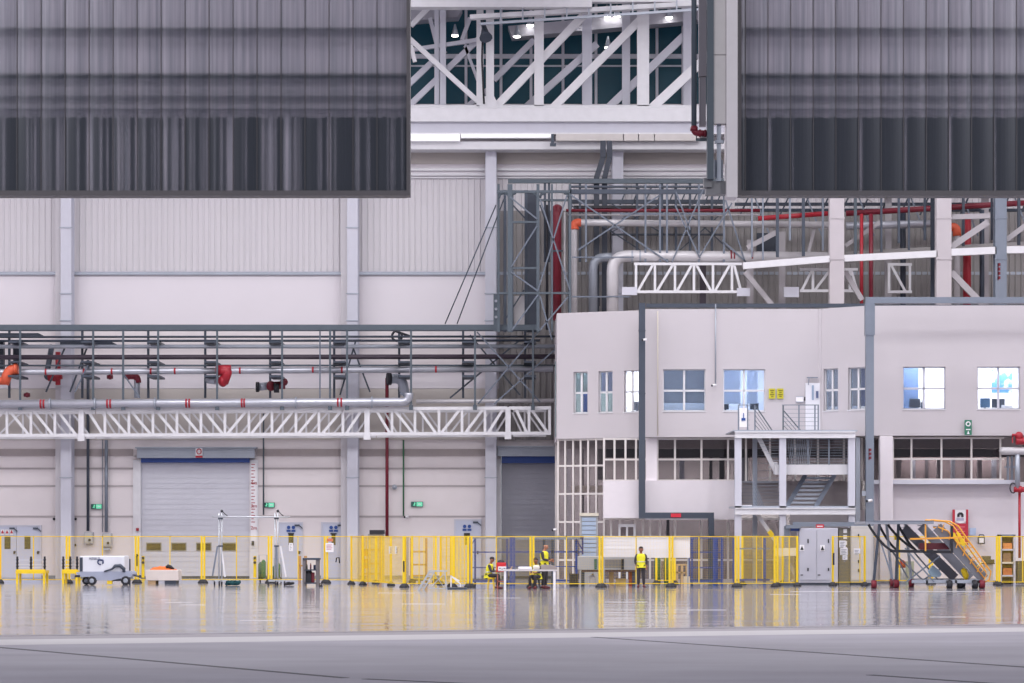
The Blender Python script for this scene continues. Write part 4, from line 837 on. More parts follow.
for k_ in range(3): build('red_mark', MB().pbox(868.6, 448.5 + k_ * 4, 871.4, 451 + k_ * 4, Yt2 - .015, .02).pbox(868.6, 448.5 + k_ * 4, 869.5, 452 + k_ * 4, Yt2 - .015, .02), redd, t)
build('junction_box', MB().pbox(862, 491, 866, 496, Yt2 + .05, .2), galv, t)
camera_dome(870, 501, Yt2 - .05, 'white security camera on the light blue grey steel trunk', 1.2)
camera_dome(645, 340, Yt - .02, 'white security camera high on the dark blue grey cable trunk', 1)
camera_dome(714.5, 385.5, 129.9, 'white security camera between the two wide middle windows', 1)
camera_dome(555, 530, 131.9, 'white security camera at the left glazing corner', 1)
solo('camera_conduit', MB().tube(P(715.6, 304, 129.97), P(715.6, 384, 129.97), .03, 6), galv, 'thin grey conduit feeding the camera between wide windows', 'conduit')
solo('facade_conduit', MB().tube(P(657.8, 311, 129.95), P(657.8, 436, 129.95), .022, 6), cream, 'thin cream conduit down the facade right of the dark trunk', 'conduit')
# signs on the facade
for px, lab in ((772, 'left'), (780.3, 'right')):
    t = thing('yellow_sign', lab + ' of two small yellow signs on the facade', 'sign', P(px, 399, 129.96), 'yellow signs on the facade')
    build('plate', MB().pbox(px - 3.2, 388.5, px + 3.2, 398.6, 129.94, .03), signyel, t)
    g_ = MB()
    for i in range(4): g_.pbox(px - 2 + (i % 2), 390 + i * 2, px + 2.4 - (i % 2), 390.9 + i * 2, 129.92, .02)
    build('print', g_, mat('print_olive', (120, 110, 40), .7), t)
t = thing('emergency_sign', 'tall green emergency sign below the right office windows', 'sign', P(968, 435, 127.85))
build('plate', MB().pbox(964.6, 420, 971.8, 435, 127.82, .04), mat('sign_mid_green', (44, 116, 92), .5), t)
build('ring', MB().path([P(968.2 + 2.0 * math.cos(a), 424 + 2.0 * math.sin(a), 127.8) for a in [i * .5 for i in range(14)]], .03, 6), paper, t)
build('pictogram', MB().pbox(966, 429, 970.5, 430, 127.8, .02).prism([P(967, 434, 127.8), P(969.6, 434, 127.8), P(968.3, 430.6, 127.8)], (0, .02, 0)), paper, t)
d7 = thing('door_7', 'white door with large grey numeral on the stair platform', 'door', P(813, 431, 129.9), kind='structure')
build('leaf', MB().pbox(805.5, 383, 820.5, 431, 129.92, .06), mat('door_white', (226, 226, 234), .5), d7); text('numeral', '1', P(812.8, 393.5, 129.9), 1.0, mat('numeral_grey', (150, 166, 190), .5), d7)
build('closer', MB().pbox(807, 377, 818, 378, 129.85, .08).bar(P(809, 378, 129.85), P(808.4, 385, 129.8), .04), steell, d7); build('handle', MB().pbox(816, 391, 818.4, 398, 129.86, .05), mat('sign_slate', (92, 104, 140), .5), d7)
t = thing('notice_plate', 'small white notice plate left of the numbered platform door', 'sign', P(800, 402, 129.95))
build('plate', MB().pbox(796, 396.8, 803.5, 401.8, 129.94, .03), paper, t); build('frame', MB().pbox(796, 396.2, 803.5, 396.9, 129.93, .04).pbox(796, 401.6, 803.5, 402.3, 129.93, .04), galv, t)
solo('door_reader', MB().pbox(804.2, 397, 806, 400.6, 129.93, .04), dark, 'small black card reader beside the numbered platform door', 'card reader')
# ------------------------------------------------------------------ ground floor
SG = Seg(557, 132.8, 606, 131.6); SU = Seg(603, 131.0, 882, 130.6); SRG = Seg(874, 128.7, 1006, 128.6)
rb('wall_ground_back', 555, 1260, 138.4, 138.6, 0, ZB, dkroom)
def glaz(seg, x0, x1, ya, yb, mull, trans, mw=1.1):
    global wn
    f = MB()
    for x in mull: seg.pb(f, x - mw, ya, x + mw, yb, -.12, 0)
    for y in trans: seg.box(f, seg.u(x0), seg.u(x1), seg.z(x0, y + .9), seg.z(x0, y - .9), -.1, -.005)
    w = struct('window_%d' % wn, f, cream if False else mat('mullion_pale', (216, 210, 208), .5)); wn += 1
    ms = sorted(set(mull))
    for a, b in zip(ms, ms[1:]):
        p = MB(); seg.box(p, seg.u(a), seg.u(b), seg.z(a, yb), seg.z(a, ya), -.07, -.055); build('pane', p, low_glass, w)
glaz(SG, 557, 605, 438, 579, (558, 565, 573, 580.5, 588, 596, 604), (440, 466, 494, 522, 560), .8)
glaz(SU, 604, 738, 438, 481, (604, 614.5, 625.5, 636, 648, 657.5, 675, 701.5, 728, 746, 770, 795, 818, 844, 862, 880), (439, 459.5, 480.5), 1.0)
glaz(SU, 604, 790, 518, 579, (604, 611, 620, 635, 643, 650, 660, 675, 701.5, 728, 756, 786), (519, 560), 1.0)
glaz(SRG, 892, 1004, 437, 480, (893, 911.5, 941.5, 971.5, 1000.5), (438, 459, 479.5), .9)
t = thing('glass_door', 'pale double glass door under the white spandrel panel', 'door', (PX(627, 130.45), 130.45, 0)); build('frame', MB().pbox(618.5, 524, 635.5, 527, 130.4, .1).pbox(618.5, 527, 620.5, 579, 130.4, .1).pbox(633.5, 527, 635.5, 579, 130.4, .1).pbox(626, 527, 628, 579, 130.4, .1), white, t); build('pane', MB().pbox(620.5, 527, 626, 579, 130.44, .02).pbox(628, 527, 633.5, 579, 130.44, .02), low_glass, t)
# spandrels and solid walls
struct('wall_spandrel_left', MB().pbox(603.5, 480.5, 640, 518, 129.75, 1.0), spandrel_m)
struct('wall_spandrel_middle', MB().pbox(645.6, 480.5, 736, 519.5, 129.9, .8), spandrel_m)
m = MB(); Yb = 131.2
for i in range(8): m.pbox(736, 481 + i * 3.6, 862, 484.2 + i * 3.6, Yb, .1)
m.pbox(736, 481, 862, 510, Yb + .05, .15); struct('wall_slatted', m, mat('slat_wall', (168, 160, 162), .6))
struct('wall_under_landing', MB().pbox(790, 510, 880, 579, 131.0, .3), mat('under_wall', (196, 190, 194), .7))
struct('wall_ground_right', MB().pbox(866, 482, 1260, 580.5, 129.0, .3), spandrel_m)
solo('window_ledge', MB().pbox(874, 480, 1020, 484, 128.2, 1.0), lav, 'long pale ledge under the right ground floor glazing', 'ledge', kind='thing')
solo('square_pier', MB().pbox(880, 436, 893, 580.5, 128.0, .55), spandrel_m, 'white square pier right of the light blue grey trunk', 'pier', kind='thing', bevel=.03)
solo('white_pier', MB().pbox(646, 438, 657, 481, 130.5, .4), spandrel_m, 'white pier in the glazing right of the dark cable trunk', 'pier', kind='thing')
struct('wall_soffit_right', MB().pbox(893, 437.5, 1040, 448.5, 130.6, .3), concr)
struct('wall_soffit_band', MB().pbox(560, 437.5, 1260, 448.5, 132.2 + 1.0, .3), concr)
dd = mat('services_dark', (64, 60, 66), .6)
for i, (x0, y0, x1, y1, Y, m_, lab) in enumerate(((606, 449, 860, 457.5, 133.6, dd, 'dark service duct behind the upper ground floor glazing'), (893, 449, 1200, 457, 130.6, dd, 'dark service duct behind the right ground floor glazing'), (570, 485.5, 606, 492, 134.6, cream, 'pale cross beam behind the tall left glazing'))):
    solo('service_duct', MB().pbox(x0, y0, x1, y1, Y, .4), m_, lab, 'duct')
for i, (px, w, y0, y1, Y, m_, lab) in enumerate(((569, 4, 440, 579, 134.2, white, 'white inner column behind the tall left glazing'), (583, 2, 440, 579, 135.2, darkpipe, 'dark inner pipe behind the tall left glazing'), (600, 6, 449, 480, 134.5, dd, 'dark inner cabinet at the right of the tall left glazing'), (682, 5, 449, 481, 133.8, galv, 'pale bent inner column behind the middle glazing'), (711, 3, 449, 481, 134, dd, 'dark inner post behind the middle glazing'), (722, 5, 449, 481, 134.4, dd, 'wide dark inner post left of the stair tower'), (668, 3, 519, 579, 134.4, dd, 'dark inner post behind the lower glazing'), (745, 6, 449, 481, 134, galv, 'pale inner column behind the stair tower'))):
    solo('steel_post', MB().pbox(px - w / 2, y0, px + w / 2, y1, Y, .2), m_, lab, 'post', 'posts inside the ground floor')
for i in range(8):
    px = 899 + i * 13.5; solo('steel_post', MB().pbox(px - 2.6 + (i % 3), 458, px + 2 + (i % 2), 480, 131.2 + (i % 3) * .6, .2), (dkroom, galv, dd)[i % 3], '%s upright from the left in the row behind the right glazing' % ('first', 'second', 'third', 'fourth', 'fifth', 'sixth', 'seventh', 'last')[i], 'post', 'uprights behind the right glazing')
rb('wall_ground_back_right', 880, 1260, 131.9 + .6, 132.6, 2, ZB, mat('room_brown', (128, 116, 118), .8))
# ------------------------------------------------------------------ stair tower
TY0, TY1 = 125.4, 129.2
st = thing('stair_tower', 'white steel stair tower with landings and wire railings before the office', 'stair', (PX(795, TY0), TY0, 0))
for x0, x1, Y in ((735, 741.6, TY0), (779.5, 786.2, TY0), (848.5, 855.2, TY0)):
    w_ = PX(x1, Y) - PX(x0, Y); c = (PX(x0, Y) + PX(x1, Y)) / 2
    build('post', MB().box(c - w_ / 2, c + w_ / 2, Y, Y + .04, 0, PZ(436, Y)).box(c - .03, c + .03, Y + .04, Y + .3, 0, PZ(436, Y)).box(c - w_ / 2, c + w_ / 2, Y + .3, Y + .34, 0, PZ(436, Y)), lav, st)
for px, Y in ((755, TY1), (858, TY1 - .3)): build('post', MB().box(PX(px, Y) - .1, PX(px, Y) + .1, Y, Y + .2, 0, PZ(437, Y)), galv, st)
build('platform', MB().pbox(733, 430, 857.5, 431.4, TY0 - .1, TY1 + .6 - TY0), galv, st)
for y0, y1, x0, x1 in ((431.4, 438, 735, 855.5), (507.8, 514.6, 735, 855.5)):
    build('beam', MB().pbox(x0, y0, x1, y0 + 1.1, TY0 - .12, .34).pbox(x0, y1 - 1.1, x1, y1, TY0 - .12, .34).pbox(x0, y0, x1, y1, TY0 - .04, .06), white, st)
build('landing', MB().pbox(775, 464.5, 849, 466.4, TY0 + .4, 3.2), white, st)
build('landing_beam', MB().pbox(775, 466.4, 849, 474.6, TY0 + .38, .2), white, st)
build('lower_landing', MB().pbox(735, 506, 856, 507.8, TY0, 3.6), galv, st)
build('kick_plate', MB().pbox(741.5, 505, 752, 508, TY0 + .2, .05), paper, st)
# upper flight, seen side on
for Y in (TY0 + .7, TY0 + 1.9): build('stringer', MB().bar(P(756, 432, Y), P(775.5, 471, Y), .2, .05).pbox(773.5, 462, 777.5, 474, Y - .03, .06), white, st)
for i in range(8): build('tread', MB().box(PX(757 + i * 2.4, TY0 + .7), PX(759.6 + i * 2.4, TY0 + .7), TY0 + .7, TY0 + 1.9, PZ(437 + i * 4.4, TY0 + .7), PZ(436 + i * 4.4, TY0 + .7)), steell, st)
# lower flight, seen from the front: treads stepping down to the left
for i in range(8):
    x0 = 805.5 - i * 2.5; y = 477 + i * 4.1; Y = TY0 + 2.4 - i * .22
    build('tread', MB().pbox(x0, y, x0 + 29, y + 2.1, Y, .2), galv, st)
for dx in (0, 29): build('stringer', MB().bar(P(805.5 + dx, 475, TY0 + 2.4), P(786.5 + dx, 507, TY0 + .7), .2, .05), steell, st)
# bottom flight with black and yellow tipped rail
build('stringer', MB().bar(P(757, 514, TY0 + .5), P(771, 534, TY0 + .5), .16, .06), white, st)
build('stringer', MB().bar(P(771, 534, TY0 + .5), Vector((PX(800, TY0 + .5), TY0 + .5, .08)), .16, .06), white, st)
build('warning_tip', MB().bar(P(769, 531, TY0 + .45), P(772.5, 536, TY0 + .45), .2, .1), yellow, st)
# railings
def rail(mb, x0, x1, y0, y1, Y, ny, r=.02):
    for i in range(ny): y = y0 + (y1 - y0) * i / (ny - 1); mb.bar(P(x0, y, Y), P(x1, y, Y), r * (2 if i == 0 else .8))
r1 = MB(); rail(r1, 738, 750, 405, 430, TY0, 6); build('railing', r1, steell, st)
r1 = MB(); rail(r1, 782, 819, 405, 430, TY0, 7); build('railing', r1, steell, st)
r1 = MB(); rail(r1, 786, 849, 439, 464, TY0 + .4, 10); build('railing', r1, steell, st)
r1 = MB(); rail(r1, 741, 780, 482, 506, TY0 + .2, 8); build('railing', r1, steell, st)
r1 = MB(); rail(r1, 757, 780, 441, 478, TY1, 6); build('railing', r1, steell, st)
for px, y0, y1, Y in ((738.5, 405, 431, TY0), (747.6, 405, 431, TY0), (755, 405, 431, TY0 + .5), (783.2, 405, 431, TY0), (799, 405, 431, TY0), (815, 405, 431, TY0), (818.3, 405, 431, TY0), (808, 439, 465, TY0 + .4), (829, 439, 465, TY0 + .4), (754, 480, 507, TY0 + .2)):
    build('baluster', MB().pbox(px - .7, y0, px + .7, y1, Y, .05), steell if px != 783.2 else steelg, st)
for i in range(5):
    build('stair_rail', MB().bar(P(755, 405 + i * 5, TY0 + .5), P(755 + 17.5 - i * 3, 431, TY0 + .5), .05 if i == 0 else .025), steelg, st)
for i in range(4):
    build('stair_rail', MB().bar(P(784, 411 + i * 5, TY0 + .6), P(801 - i * 4, 431, TY0 + .6), .05 if i == 0 else .025), steelg, st)
for i in range(5): build('stair_rail', MB().bar(P(754, 481 + i * 5, TY0 + .3), P(764 - i * 1.5, 507, TY0 + .3), .03), steell, st)
wm = MB()
for i in range(12): wm.bar(P(788 + i * 1.8, 439, TY0 + 1.4), P(790 + i * 1.8, 464, TY0 + 1.4), .016); wm.bar(P(812 - i * 1.8, 439, TY0 + 1.4), P(809 - i * 1.8, 464, TY0 + 1.4), .016)
for i in range(9): wm.bar(P(757 + i * 2.5, 440 + i * 3.4, TY0 + .6), P(779, 440 + i * 3.4, TY0 + .6), .016)
build('wire_mesh', wm, galv, st)
t = thing('rail_notice', 'white notice with blue mark hung on the platform railing', 'sign', P(743, 428, TY0 - .03))
build('board', MB().pbox(739.5, 408, 747, 427, TY0 - .06, .02), paper, t); build('blue_mark', MB().pbox(741.5, 418, 745.5, 420.6, TY0 - .08, .02).pbox(743.2, 413, 744, 418, TY0 - .08, .02), signblue, t)
# services at the right edge of the block
t = thing('fire_main', 'stout pale fire main with red valve at the right edge under the glazing', 'pipe', P(1012, 456, 127.6))
build('main_pipe', MB().path(elbow(P(1200, 451, 127.6), P(1003, 451, 127.6), P(1003, 451, 128.6), .15), .18, 14), pipe_w, t)
build('red_valve', MB().tube(P(1016, 441, 127.5), P(1030, 441, 127.5), .17).ball(P(1019, 436, 127.5), .2).tube(P(1012, 435, 127.4), P(1022, 435, 127.4), .06).pbox(1012, 434, 1013.2, 443, 127.4, .06), redp, t)
build('drop', MB().tube(P(1017.5, 451, 127.6), P(1017.5, 489, 127.6), .12), galv, t)
t = thing('hydrant_pipe', 'dark red hydrant pipe at the right edge above the shelf cabinet', 'pipe', P(1019, 560, 127.7))
build('pipe', MB().tube(P(1019.5, 558, 127.7), P(1019.5, 492, 127.7), .06), redp, t); build('tee', MB().tube(P(1014, 489.5, 127.6), P(1030, 489.5, 127.6), .13).ball(P(1020, 489.5, 127.6), .17), redp, t)
build('hose_coil', MB().path([P(1013 + 3 * math.cos(a), 488 + 5 * math.sin(a), 127.8) for a in [i * .5 for i in range(14)]], .03, 6), dark, t)
solo('pipe_stand', MB().pbox(1007, 456, 1009, 480, 128.3, .1).pbox(1011, 456, 1013, 480, 128.3, .1).pbox(1005, 466, 1016, 468, 128.25, .08), steell, 'small grey pipe support frame under the pale fire main', 'frame')
# ================================================================== GROUND EQUIPMENT
FH = 2.16
def fence(p0, Y0, p1, Y1, lab, stiles=(.5,), feet=(0, 1), r=.0028, sp=.055, h=FH, hgroup='yellow mesh safety fence panels', extra=None, z0=.16):
    A = Vector((PX(p0, Y0), Y0, 0)); B = Vector((PX(p1, Y1), Y1, 0)); d = B - A; L = d.length; d.normalize(); A = A + d * .06; L -= .12
    t = thing('fence_panel', lab, 'fence', (A + B) / 2, hgroup)
    up = Vector((0, 0, 1))
    def q(u, z): return A + d * u + up * z
    for u in (0, L): build('post', MB().bar(q(u, .06), q(u, h), .09, .07), yellow, t)
    build('top_rail', MB().bar(q(0, h - .03), q(L, h - .03), .035, .04), yellow, t); build('bottom_rail', MB().bar(q(0, z0), q(L, z0), .035, .04), yellow, t)
    for s in stiles: build('stile', MB().bar(q(L * s, z0), q(L * s, h), .04, .04), yellow, t)
    w = MB(); n = int(L / sp)
    for i in range(1, n): w.bar(q(i * L / n, z0), q(i * L / n, h), r)
    n = int((h - z0) / (sp + .005))
    for i in range(1, n): w.bar(q(0, z0 + i * (h - z0) / n), q(L, z0 + i * (h - z0) / n), r)
    build('wire_mesh', w, yellow_w, t)
    for f in feet:
        c = q(L * f, 0); build('foot', MB().path([c, c + up * .05, c + up * .13, c + up * .17], [.185, .175, .11, .08], 12), dark, t)
    return t
YB = 128.0
runs = [(-66, -1, 'at the left edge before the double door'), (-1, 68, 'standing before the left yellow stand and double door'), (68, 137, 'behind the white trolley'), (137, 203, 'behind the orange topped crate'),
        (203, 270, 'behind the taller mast stands'), (270, 326, 'behind the dark workbench')]
for a, b, lab in runs: fence(a, YB, b, YB, 'yellow mesh fence panel ' + lab)
fence(326, 127.6, 377, 126.8, 'yellow mesh fence panel right of the workbench, wall column behind', (.5,))
fence(351, 125, 404, 117.2, 'slanted yellow mesh fence panel carrying two white papers', (.3, .6), r=.006)
fence(362, 122.8, 392, 121.5, 'narrow yellow gate panel parked behind the papers', (.25, .5, .75), r=.008)
fence(404, 117.4, 452, 119, 'yellow mesh fence panel behind the aluminium steps', (.3, .62), r=.006)
fence(411, 130, 437, 129.4, 'yellow mesh panel seen far back behind the aluminium steps', (.5,))
fence(440, 124.5, 470, 122, 'yellow panel standing behind the close pair of yellow posts', (.2, .5), r=.008)
fence(452, 117.5, 469.5, 117.2, 'narrow yellow panel between two close posts beside the blue rack', (.25, .5, .75), r=.008)
fence(470, 117.4, 532, 117.4, 'yellow mesh fence panel before the seated worker and blue rack', (.42,))
fence(532, 117.4, 601, 117.4, 'yellow mesh fence panel before the bald worker', (.5,), r=.0022, sp=.09)
fence(601, 117.8, 671, 117.8, 'yellow mesh fence panel behind the standing worker', (.5,), r=.0022, sp=.13)
fence(671, 118.2, 737, 118.2, 'yellow mesh fence panel before the right blue rack', (.42,), r=.0022, sp=.09)
fence(737, 118.2, 776, 118.6, 'yellow mesh fence panel under the stair tower left post', (.5,))
fence(776, 120.4, 798.5, 120, 'narrow yellow panel with cream box at the stair tower middle post', (.25, .6), r=.007)
fence(741, 124.6, 784, 124.9, 'yellow mesh panel behind, at the foot of the stair tower', (.5,), r=.006)
fence(831.5, 121, 866, 121.4, 'yellow mesh panel before the right grey cabinet', (.85,))
fence(868, 125.3, 931, 125.3, 'yellow mesh fence panel behind the aircraft stair legs', (.5,))
fence(931, 125.3, 998, 123, 'yellow mesh fence panel behind the yellow stair handrails', (.5,))
fence(998, 121.6, 1062, 121.6, 'yellow mesh fence panel at the right edge before the shelf cabinet', (.38,))
fence(655, 125.5, 676, 125.2, 'yellow panel behind the white hoarding with green cylinders', (.5,))
# papers and plates on the fences
for px, py, w, h, Y, lab in ((329.5, 547.5, 8, 9, 127.4, 'white paper with pink stamp on the fence right of the workbench'), (391.5, 550, 5, 7.5, 119.2, 'left of two white papers on the slanted fence panel'), (397.5, 550, 5, 7.5, 118.2, 'right of two white papers on the slanted fence panel'), (842.5, 544, 6.5, 7, 120.9, 'upper left white paper on the fence before the right cabinet'), (844, 551.5, 7.5, 7, 120.9, 'lower white paper on the fence before the right cabinet'), (857, 551, 6.5, 5, 121.1, 'right white paper on the fence before the right cabinet'), (845, 557.5, 5, 4.5, 120.9, 'small lowest paper on the fence before the right cabinet'), (291, 547, 4, 8, 127.8, 'narrow white paper with dark dot on the fence by the mast stand')):
    t = thing('paper_notice', lab, 'paper', P(px, py + h / 2, Y), 'papers on the yellow fences')
    build('sheet', MB().pbox(px - w / 2, py - h / 2, px + w / 2, py + h / 2, Y - .05, .015), paper, t)
    lines = MB()
    for i in range(4): lines.pbox(px - w / 2 + 1, py - h / 2 + 1.5 + i * 1.5, px + w / 2 - 1.2 - (i % 2), py - h / 2 + 2 + i * 1.5, Y - .065, .015)
    build('print', lines, mat('print_pink', (206, 150, 164), .8) if 300 < px < 340 else mat('print_grey', (150, 150, 160), .8), t)
solo('red_tag', MB().pbox(327, 538.5, 333, 541.5, 127.5, .02), mat('tag_salmon', (216, 128, 96), .7), 'small salmon tag high on the fence before the papered door', 'tag')
solo('chain_lock', MB().path([P(336, 562, 127.2), P(336.5, 558, 127.1), P(339, 557.5, 127.1), P(339.5, 563, 127.2)], .03, 6), dark, 'dark loop of chain hanging on the fence', 'chain')
solo('grip_bar', MB().bar(P(403.8, 561, 116.9), P(403.8, 572, 116.9), .06), dark, 'black bar handle on the post of the papered fence', 'handle')
solo('grip_bar', MB().bar(P(833.6, 553, 120.8), P(833.6, 565, 120.8), .07), dark, 'black bar handle on the fence post beside the double cabinet', 'handle')
solo('black_bolt', MB().bar(P(137, 554, 127.7), P(137, 566, 127.7), .05).bar(P(136.4, 557, 127.65), P(138, 555, 127.65), .05), dark, 'black bolt bar on the yellow post right of the trolley', 'bolt')
# yellow stands
def stand(px0, px1, lab):
    Y = 126.4; t = thing('parts_stand', lab, 'stand', (PX((px0 + px1) / 2, Y), Y, 0), 'yellow stands with dark uprights')
    for px in (px0 + 1, px1 - 1):
        for yy in (0, .8): build('leg', MB().box(PX(px, Y) - .05, PX(px, Y) + .05, Y + yy, Y + yy + .09, 0, PZ(573, Y)), yellow, t)
    build('deck', MB().pbox(px0 - .5, 570.5, px1 + .5, 573.6, Y - .03, .95), yellow, t)
    build('beam', MB().pbox(px0, 569.4, px1, 570.5, Y, .1), yellow, t)
    for px in (px0 + .8, (px0 + px1) / 2, px1 - .8):
        u = build('upright', MB().box(PX(px, Y) - .04, PX(px, Y) + .04, Y + .1, Y + .17, PZ(570.5, Y), PZ(556.5, Y)), dark, t)
        for k in range(3): build('peg', MB().tube(P(px - .8, 560 + k * 3.4, Y + .05), P(px + 1.8, 559.6 + k * 3.4, Y + .05), .035, 6), dark, u)
    for y in (560, 564.5, 567.5): build('cross_rod', MB().bar(P(px0, y, Y + .14), P(px1, y, Y + .14), .03), white, t)
    return t
stand(16, 45, 'yellow low stand with dark uprights before the double door'); stand(62, 77.5, 'narrower yellow low stand left of the white trolley')
# white power trolley
Y = 122.6; t = thing('power_trolley', 'white ground power trolley with grey chassis and lettering on four wheels', 'trolley', (PX(105, Y), Y, 0))
build('canopy', MB().pbox(79.5, 556, 124.5, 572.2, Y, 1.5), mat('canopy_white', (228, 230, 238), .35), t, None, .04)
gr = MB()
for i in range(6): gr.pbox(79.6, 558 + i * 2.3, 82.6, 559.6 + i * 2.3, Y - .02, .03)
build('side_grille', gr.pbox(79.7, 557.5, 82.7, 571.5, Y - .008, .02), steeld, t)
lt = text('lettering', 'AIRBUS', P(94.5, 558.7, Y - .012), .15, mat('letter_slate', (86, 90, 116), .5), t)
lg = MB().path([P(100.2 + 2.4 * math.cos(a), 562 + 2.3 * math.sin(a), Y - .012) for a in [-.6 - i * .4 for i in range(12)]], .035, 6).path([P(100.4, 560.2, Y - .012), P(103, 560, Y - .012), P(103.2, 562, Y - .012), P(102.6, 563.6, Y - .012)], .035, 6)
build('emblem', lg, mat('emblem_navy', (44, 60, 104), .5), t)
ch = MB().prism([P(x, y, Y - .05) for x, y in ((76, 572.3), (130, 571.2), (132.5, 574), (131, 577), (122, 578.2), (112, 580.2), (96, 580.2), (93, 577), (80, 576.8), (77, 575.5))][::-1], (0, 1.6, 0))
build('chassis', ch, mat('chassis_grey', (164, 170, 190), .4), t)
for px, yy, pr in ((92.2, -.12, 4.5), (126, -.12, 4.6), (82.5, 1.1, 4.2), (121.5, 1.1, 4.2)):
    r_ = pr * .0438; x = PX(px, Y)
    w_ = build('wheel', MB().path([(x, Y + yy - .02, r_), (x, Y + yy, r_), (x, Y + yy + .16, r_), (x, Y + yy + .18, r_)], [r_ * .86, r_, r_, r_ * .86], 20), dark, t)
    build('hub', MB().path([(x, Y + yy - .05, r_), (x, Y + yy - .015, r_)], [r_ * .4, r_ * .55], 12), galv, w_)
build('cable_arch', MB().path([P(104, 571.5, Y - .08), P(112, 569, Y - .08), P(115, 566, Y - .08), P(120, 565.5, Y - .08), P(124, 569, Y - .08), P(124, 572, Y - .08)], [.03, .045, .07, .08, .08, .06], 8), steeld, t)
build('drawbar', MB().bar(P(130, 575, Y + .7), P(140.5, 576.5, Y + .7), .06).tube(P(140, 576.5, Y + .6), P(140, 576.5, Y + .8), .07), steeld, t)
build('tail_lamp', MB().pbox(75, 575, 80, 577.4, Y - .06, .1), dark, t); build('battery_box', MB().pbox(112, 576, 121, 581, Y + .4, .6), steell, t); build('yellow_step', MB().box(PX(107, Y), PX(112, Y), Y - .02, Y + .2, .05, .2), yellow, t)
Y = 124.4; t = thing('pallet_stack', 'small stack of timber boards standing right of the white trolley', 'rack', (PX(127.5, Y), Y, 0))
for px in (123.4, 129.8): build('post', MB().box(PX(px, Y) - .03, PX(px, Y) + .03, Y, Y + .06, 0, PZ(559, Y)), steeld, t)
for y in (561, 565, 569, 573): build('board', MB().pbox(124, y, 129.4, y + 1.5, Y, .4), card, t)
# orange topped crate
Y = 124.8; t = thing('pallet_crate', 'cream crate on a pallet with orange cloth heaped on top', 'crate', (PX(161.5, Y), Y, 0))
build('box', MB().box(PX(145.5, Y), PX(178.5, Y), Y, Y + 1.2, .17, PZ(570, Y)), mat('crate_cream', (226, 214, 208), .7), t, None, .02)
for a, b, mm in ((147.5, 155.5, card), (164.5, 176, steeld)): build('pallet_foot', MB().box(PX(a, Y), PX(b, Y), Y + .05, Y + 1.1, 0, .17), mm, t)
m = MB(); n = 14; vs = []; fs = []
for j in range(5):
    for i in range(n + 1):
        u = i / n; hgt = (.05 + .09 * math.sin(math.pi * min(1, u * 1.1)) * (1 if j in (1, 2, 3) else .35) + R.uniform(-.03, .04)) if 0 < i < n and 0 < j < 4 else 0.005
        vs.append((PX(149 + 26 * u, Y), Y + .12 + j * .24, PZ(570, Y) + hgt))
fs = [(j * (n + 1) + i, j * (n + 1) + i + 1, (j + 1) * (n + 1) + i + 1, (j + 1) * (n + 1) + i) for j in range(4) for i in range(n)]
solo('orange_cloth', MB().add(vs, fs, True), orgcloth, 'crumpled orange cloth heaped on the cream crate', 'cloth')
solo('dark_strap', MB().path([P(166, 567.4, Y + .3), P(168, 566, Y + .3), P(171, 567, Y + .3), P(174, 569.5, Y + .3)], [.05, .08, .07, .04], 8), dark, 'dark strap bundle lying on the orange cloth', 'strap')
# mast stands with a bar
def mast(px, lab, legs, base):
    Y = 122.5; t = thing('mast_stand', lab, 'stand', (PX(px, Y), Y, 0), 'aluminium mast stands with a cross bar')
    for dx in (-1.5, 1.3): build('mast_tube', MB().tube(Vector((PX(px + dx, Y), Y, .3)), P(px + dx, 513 if dx < 0 else 509.5, Y), .032, 8), silver, t)
    for y in (518.4, 546): build('clamp', MB().pbox(px - 2.4, y - .7, px + 2.2, y + .7, Y - .06, .12), steeld, t)
    for a, b, mm in legs: build('stay', MB().bar(P(px + a[0], a[1], Y), P(px + b[0], b[1], Y), .07, .05), mm, t)
    build('pulley', MB().path([P(px + 1.5, 510.5, Y), P(px + 4, 513.5, Y), P(px + 7, 516, Y)], .02, 6).tube(P(px + 1.3, 511, Y - .04), P(px + 1.3, 511, Y + .04), .06), dark, t)
    f = build('base', MB().box(PX(px - base, Y), PX(px + base, Y), Y - .04, Y + .04, .16, .24).box(PX(px, Y) - .04, PX(px, Y) + .04, Y - .5, Y + .5, .16, .24), silver, t)
    for dx, dy in ((-base, 0), (base, 0), (0, -.5), (0, .5)):
        x = PX(px + dx, Y); build('caster', MB().tube((x - .03, Y + dy, .09), (x + .03, Y + dy, .09), .09, 12).bar((x, Y + dy, .08), (x, Y + dy, .2), .04), dark, f)
    return t
mast(220.5, 'left aluminium mast stand with sloping stays before the roller door', (((-3, 546), (-8, 576), steell), ((.5, 546), (4.5, 577), paper)), 6)
t2 = mast(276.5, 'right aluminium mast stand with white stay beside the single door', (((4, 546), (9.5, 577), paper), ((-.5, 546), (1, 578), steell)), 8)
solo('cross_bar', MB().tube(P(212, 516.6, 122.4), P(290, 517.2, 122.4), .035, 8), silver, 'long thin aluminium bar joining both mast stands', 'bar')
m = MB()
for i in range(26): m.path([Vector((PX(226 + 14 * R.random(), 122), 121.6 + R.random() * .7, .05 + R.random() * .14)) for _ in range(4)], .05, 6)
solo('hose_heap', m, teal, 'heap of dark teal hoses at the foot of the left mast stand', 'hose', kind='stuff')
m = MB()
for i in range(10): m.path([Vector((PX(285 + 9 * R.random(), 122), 121.8 + R.random() * .5, .05 + R.random() * .08)) for _ in range(4)], .045, 6)
solo('hose_heap', m, dark, 'small heap of black hoses at the foot of the right mast stand', 'hose', kind='stuff')
